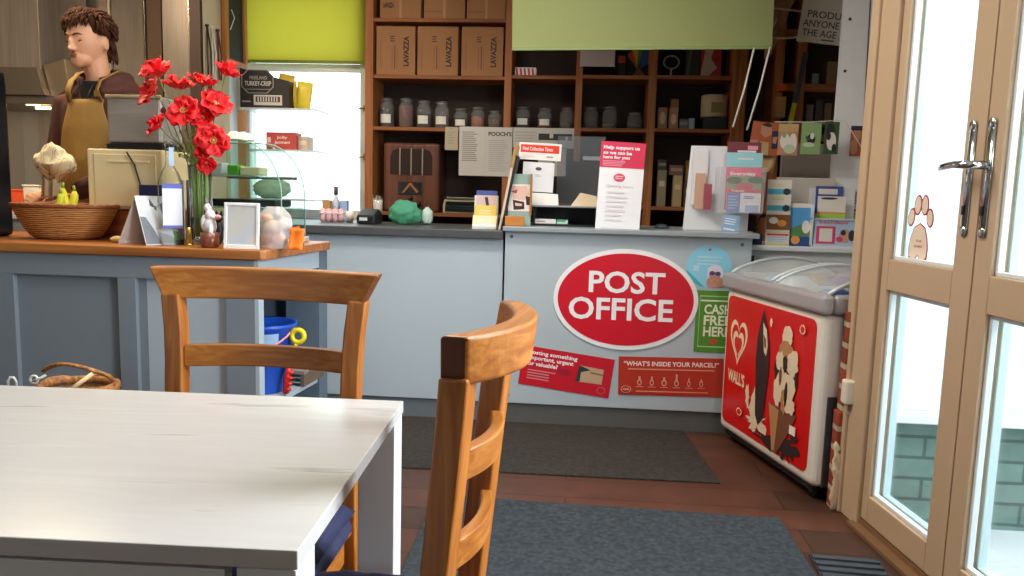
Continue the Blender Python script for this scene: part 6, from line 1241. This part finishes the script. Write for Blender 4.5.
tr = MB()
for s in (-1, 1): tr.tube([(.085*s, .01, .95), (.088*s, .0, .50), (.09*s, .01, .10)], [.098, .075, .060], 14)
tr.ell((0, .01, .92), (.168, .125, .10)); remesh(tr, 'trousers', dkb, man, .012, 3)
for s in (-1, 1): MB().ell((.09*s, -.045, .045), (.048, .13, .045), fn=lambda d, p: Vector((p.x, p.y, max(p.z, -.044)))).build('shoe', M('#1b1b1d', .6), man)
# face details
hairc = M('#452818', .85, 0, .3, 70, .2, 1.0, .15)
for s in (-1, 1):
    e = MB(); e.ell(hp((.031*s, -.0775, -.001)), (.0135, .0085, .0075), rot=HR, n=12, k=8); e.build('eyelid', M('#bd8464', .5), man)
    MB().tube([hp((.031*s+.015*t, -.087+.004*t*t, -.0065+.003*t*t)) for t in (-1, -.5, 0, .5, 1)], [.001, .0018, .0022, .0018, .001], 6).build('eyelashes', M('#1d120e', .6), man)
    MB().tube([hp((s*(.014+.036*t), -.0955+.018*t*t, .019+.006*math.sin(3*t))) for t in (0, .25, .5, .75, 1)], [.003, .0045, .0045, .0035, .0015], 8, flat=.8).build('eyebrow', hairc, man)
lp_ = MB(); lp_.ell(hp((0, -.0965, -.062)), (.019, .0045, .0038), rot=HR).ell(hp((0, -.0960, -.071)), (.016, .0045, .0045), rot=HR); lp_.build('lips', M('#b8705f', .5), man)
# hair: scalp mass with many locks
hm_ = MB(); hr = random.Random(11)
def hairfn(d, p):
    q = 1+.10*noise.noise(d*5)+.05*noise.noise(d*13); p = p*q
    if d.y < -.25 and p.z < .045: p.y = max(p.y, -.055); 
    return p
hm_.ell(hp((0, .018, .045)), (.086, .100, .085), rot=HR, n=36, k=24, fn=hairfn)
hm_.ell(hp((0, .070, -.02)), (.066, .042, .085), rot=HR, n=24, k=14, fn=lambda d, p: p*(1+.1*noise.noise(d*6)))
for i in range(620):
    th = hr.uniform(-math.pi, math.pi); el = hr.uniform(-.1, 1.5)
    fr = math.cos(th)  # 1 = front
    if fr > .35 and el < .62: el = hr.uniform(.62, 1.45)
    if -.25 < fr <= .35 and el < .22: el = hr.uniform(.22, 1.4)
    d = Vector((math.sin(th)*math.cos(el), -math.cos(th)*math.cos(el), math.sin(el)))
    r0 = Vector((d.x*.080, .016+d.y*.094, .038+d.z*.084))
    tan = Vector((d.x*.55, (-1.0 if fr > -.2 else .5)*(.5+.5*max(0, fr)), -.35-(.35 if el < .7 else 0))); tan = (tan-d*tan.dot(d)*.75).normalized()
    L_ = hr.uniform(.030, .055)*(1.15 if fr > .3 else 1); sw = Vector((hr.uniform(-.4, .4), hr.uniform(-.3, .3), hr.uniform(-.2, .35)))
    pts = [r0, r0+d*.012+tan*L_*.35+sw*.008, r0+d*.015+tan*L_*.7+sw*.018, r0+d*.006+tan*L_+sw*.020+Vector((0, 0, -.006))]
    for q in pts:
        if q.y < -.06 and q.z < .036: q.z = .036+hr.uniform(-.008, .004)
    hm_.tube([hp(q) for q in pts], [.0055, .006, .0045, .001], 5)
for i in range(90):
    th = hr.uniform(1.75, 2*math.pi-1.75); d = Vector((math.sin(th), -math.cos(th), 0)); z = hr.uniform(-.07, .03)
    r0 = Vector((d.x*.070, .022+d.y*.088, z)); hm_.tube([hp(r0), hp(r0+d*.008+Vector((0, 0, -.02))), hp(r0+d*.004+Vector((0, .004, -.042)))], [.006, .006, .0015], 5)
hm_.build('hair', hairc, man)
# tea towel in his hand
tc = at(54, 168, 3.20); tt = thing('tea_towel', 'crumpled cream tea towel with thin dark lines held over the wicker bowl', 'tea towel', (tc.x, 3.20, tc.z))
tw_ = ramp_mat('lined_towel', ['#e6d9b4', '#e6d9b4', '#3a322c', '#e6d9b4', '#e2d5b0'], (9, 9, 5), 1.6, .9, 0, 0, 1.0, 1.8, pos=[.3, .475, .495, .52, .7])
def twf(d, p):
    q = .86+.14*noise.noise(d*2.0+Vector((3.3, 1, 0)))+.09*abs(noise.noise(d*4.5))-.05*abs(math.sin(5*d.x+3*d.z))
    if d.z < -.2: q *= 1-.35*(-d.z-.2)
    an = math.atan2(d.z, d.x); q *= 1+.30*max(0, math.cos(an-1.45))**5+.38*max(0, math.cos(an-.15))**6+.22*max(0, math.cos(an-2.9))**5-.18*max(0, math.cos(an-.8))**4
    p = p*q
    if d.z < 0: p.z *= 1.35; p.x *= 1-.25*(-d.z); p.x -= .012*d.z
    return p
MB().ell((0, 0, .012), (.088, .05, .088), n=48, k=32, fn=twf).build('cloth', tw_, tt)
MB().grid(lambda u, v: (-.045+.080*u-.005*v, -.02+.015*math.sin(u*14), -.05-.075*v+.010*math.sin(u*8)), 20, 12, 0, True, .003).build('hanging_corner', M('#c9bda0', .9, 0, .15, 20), tt)
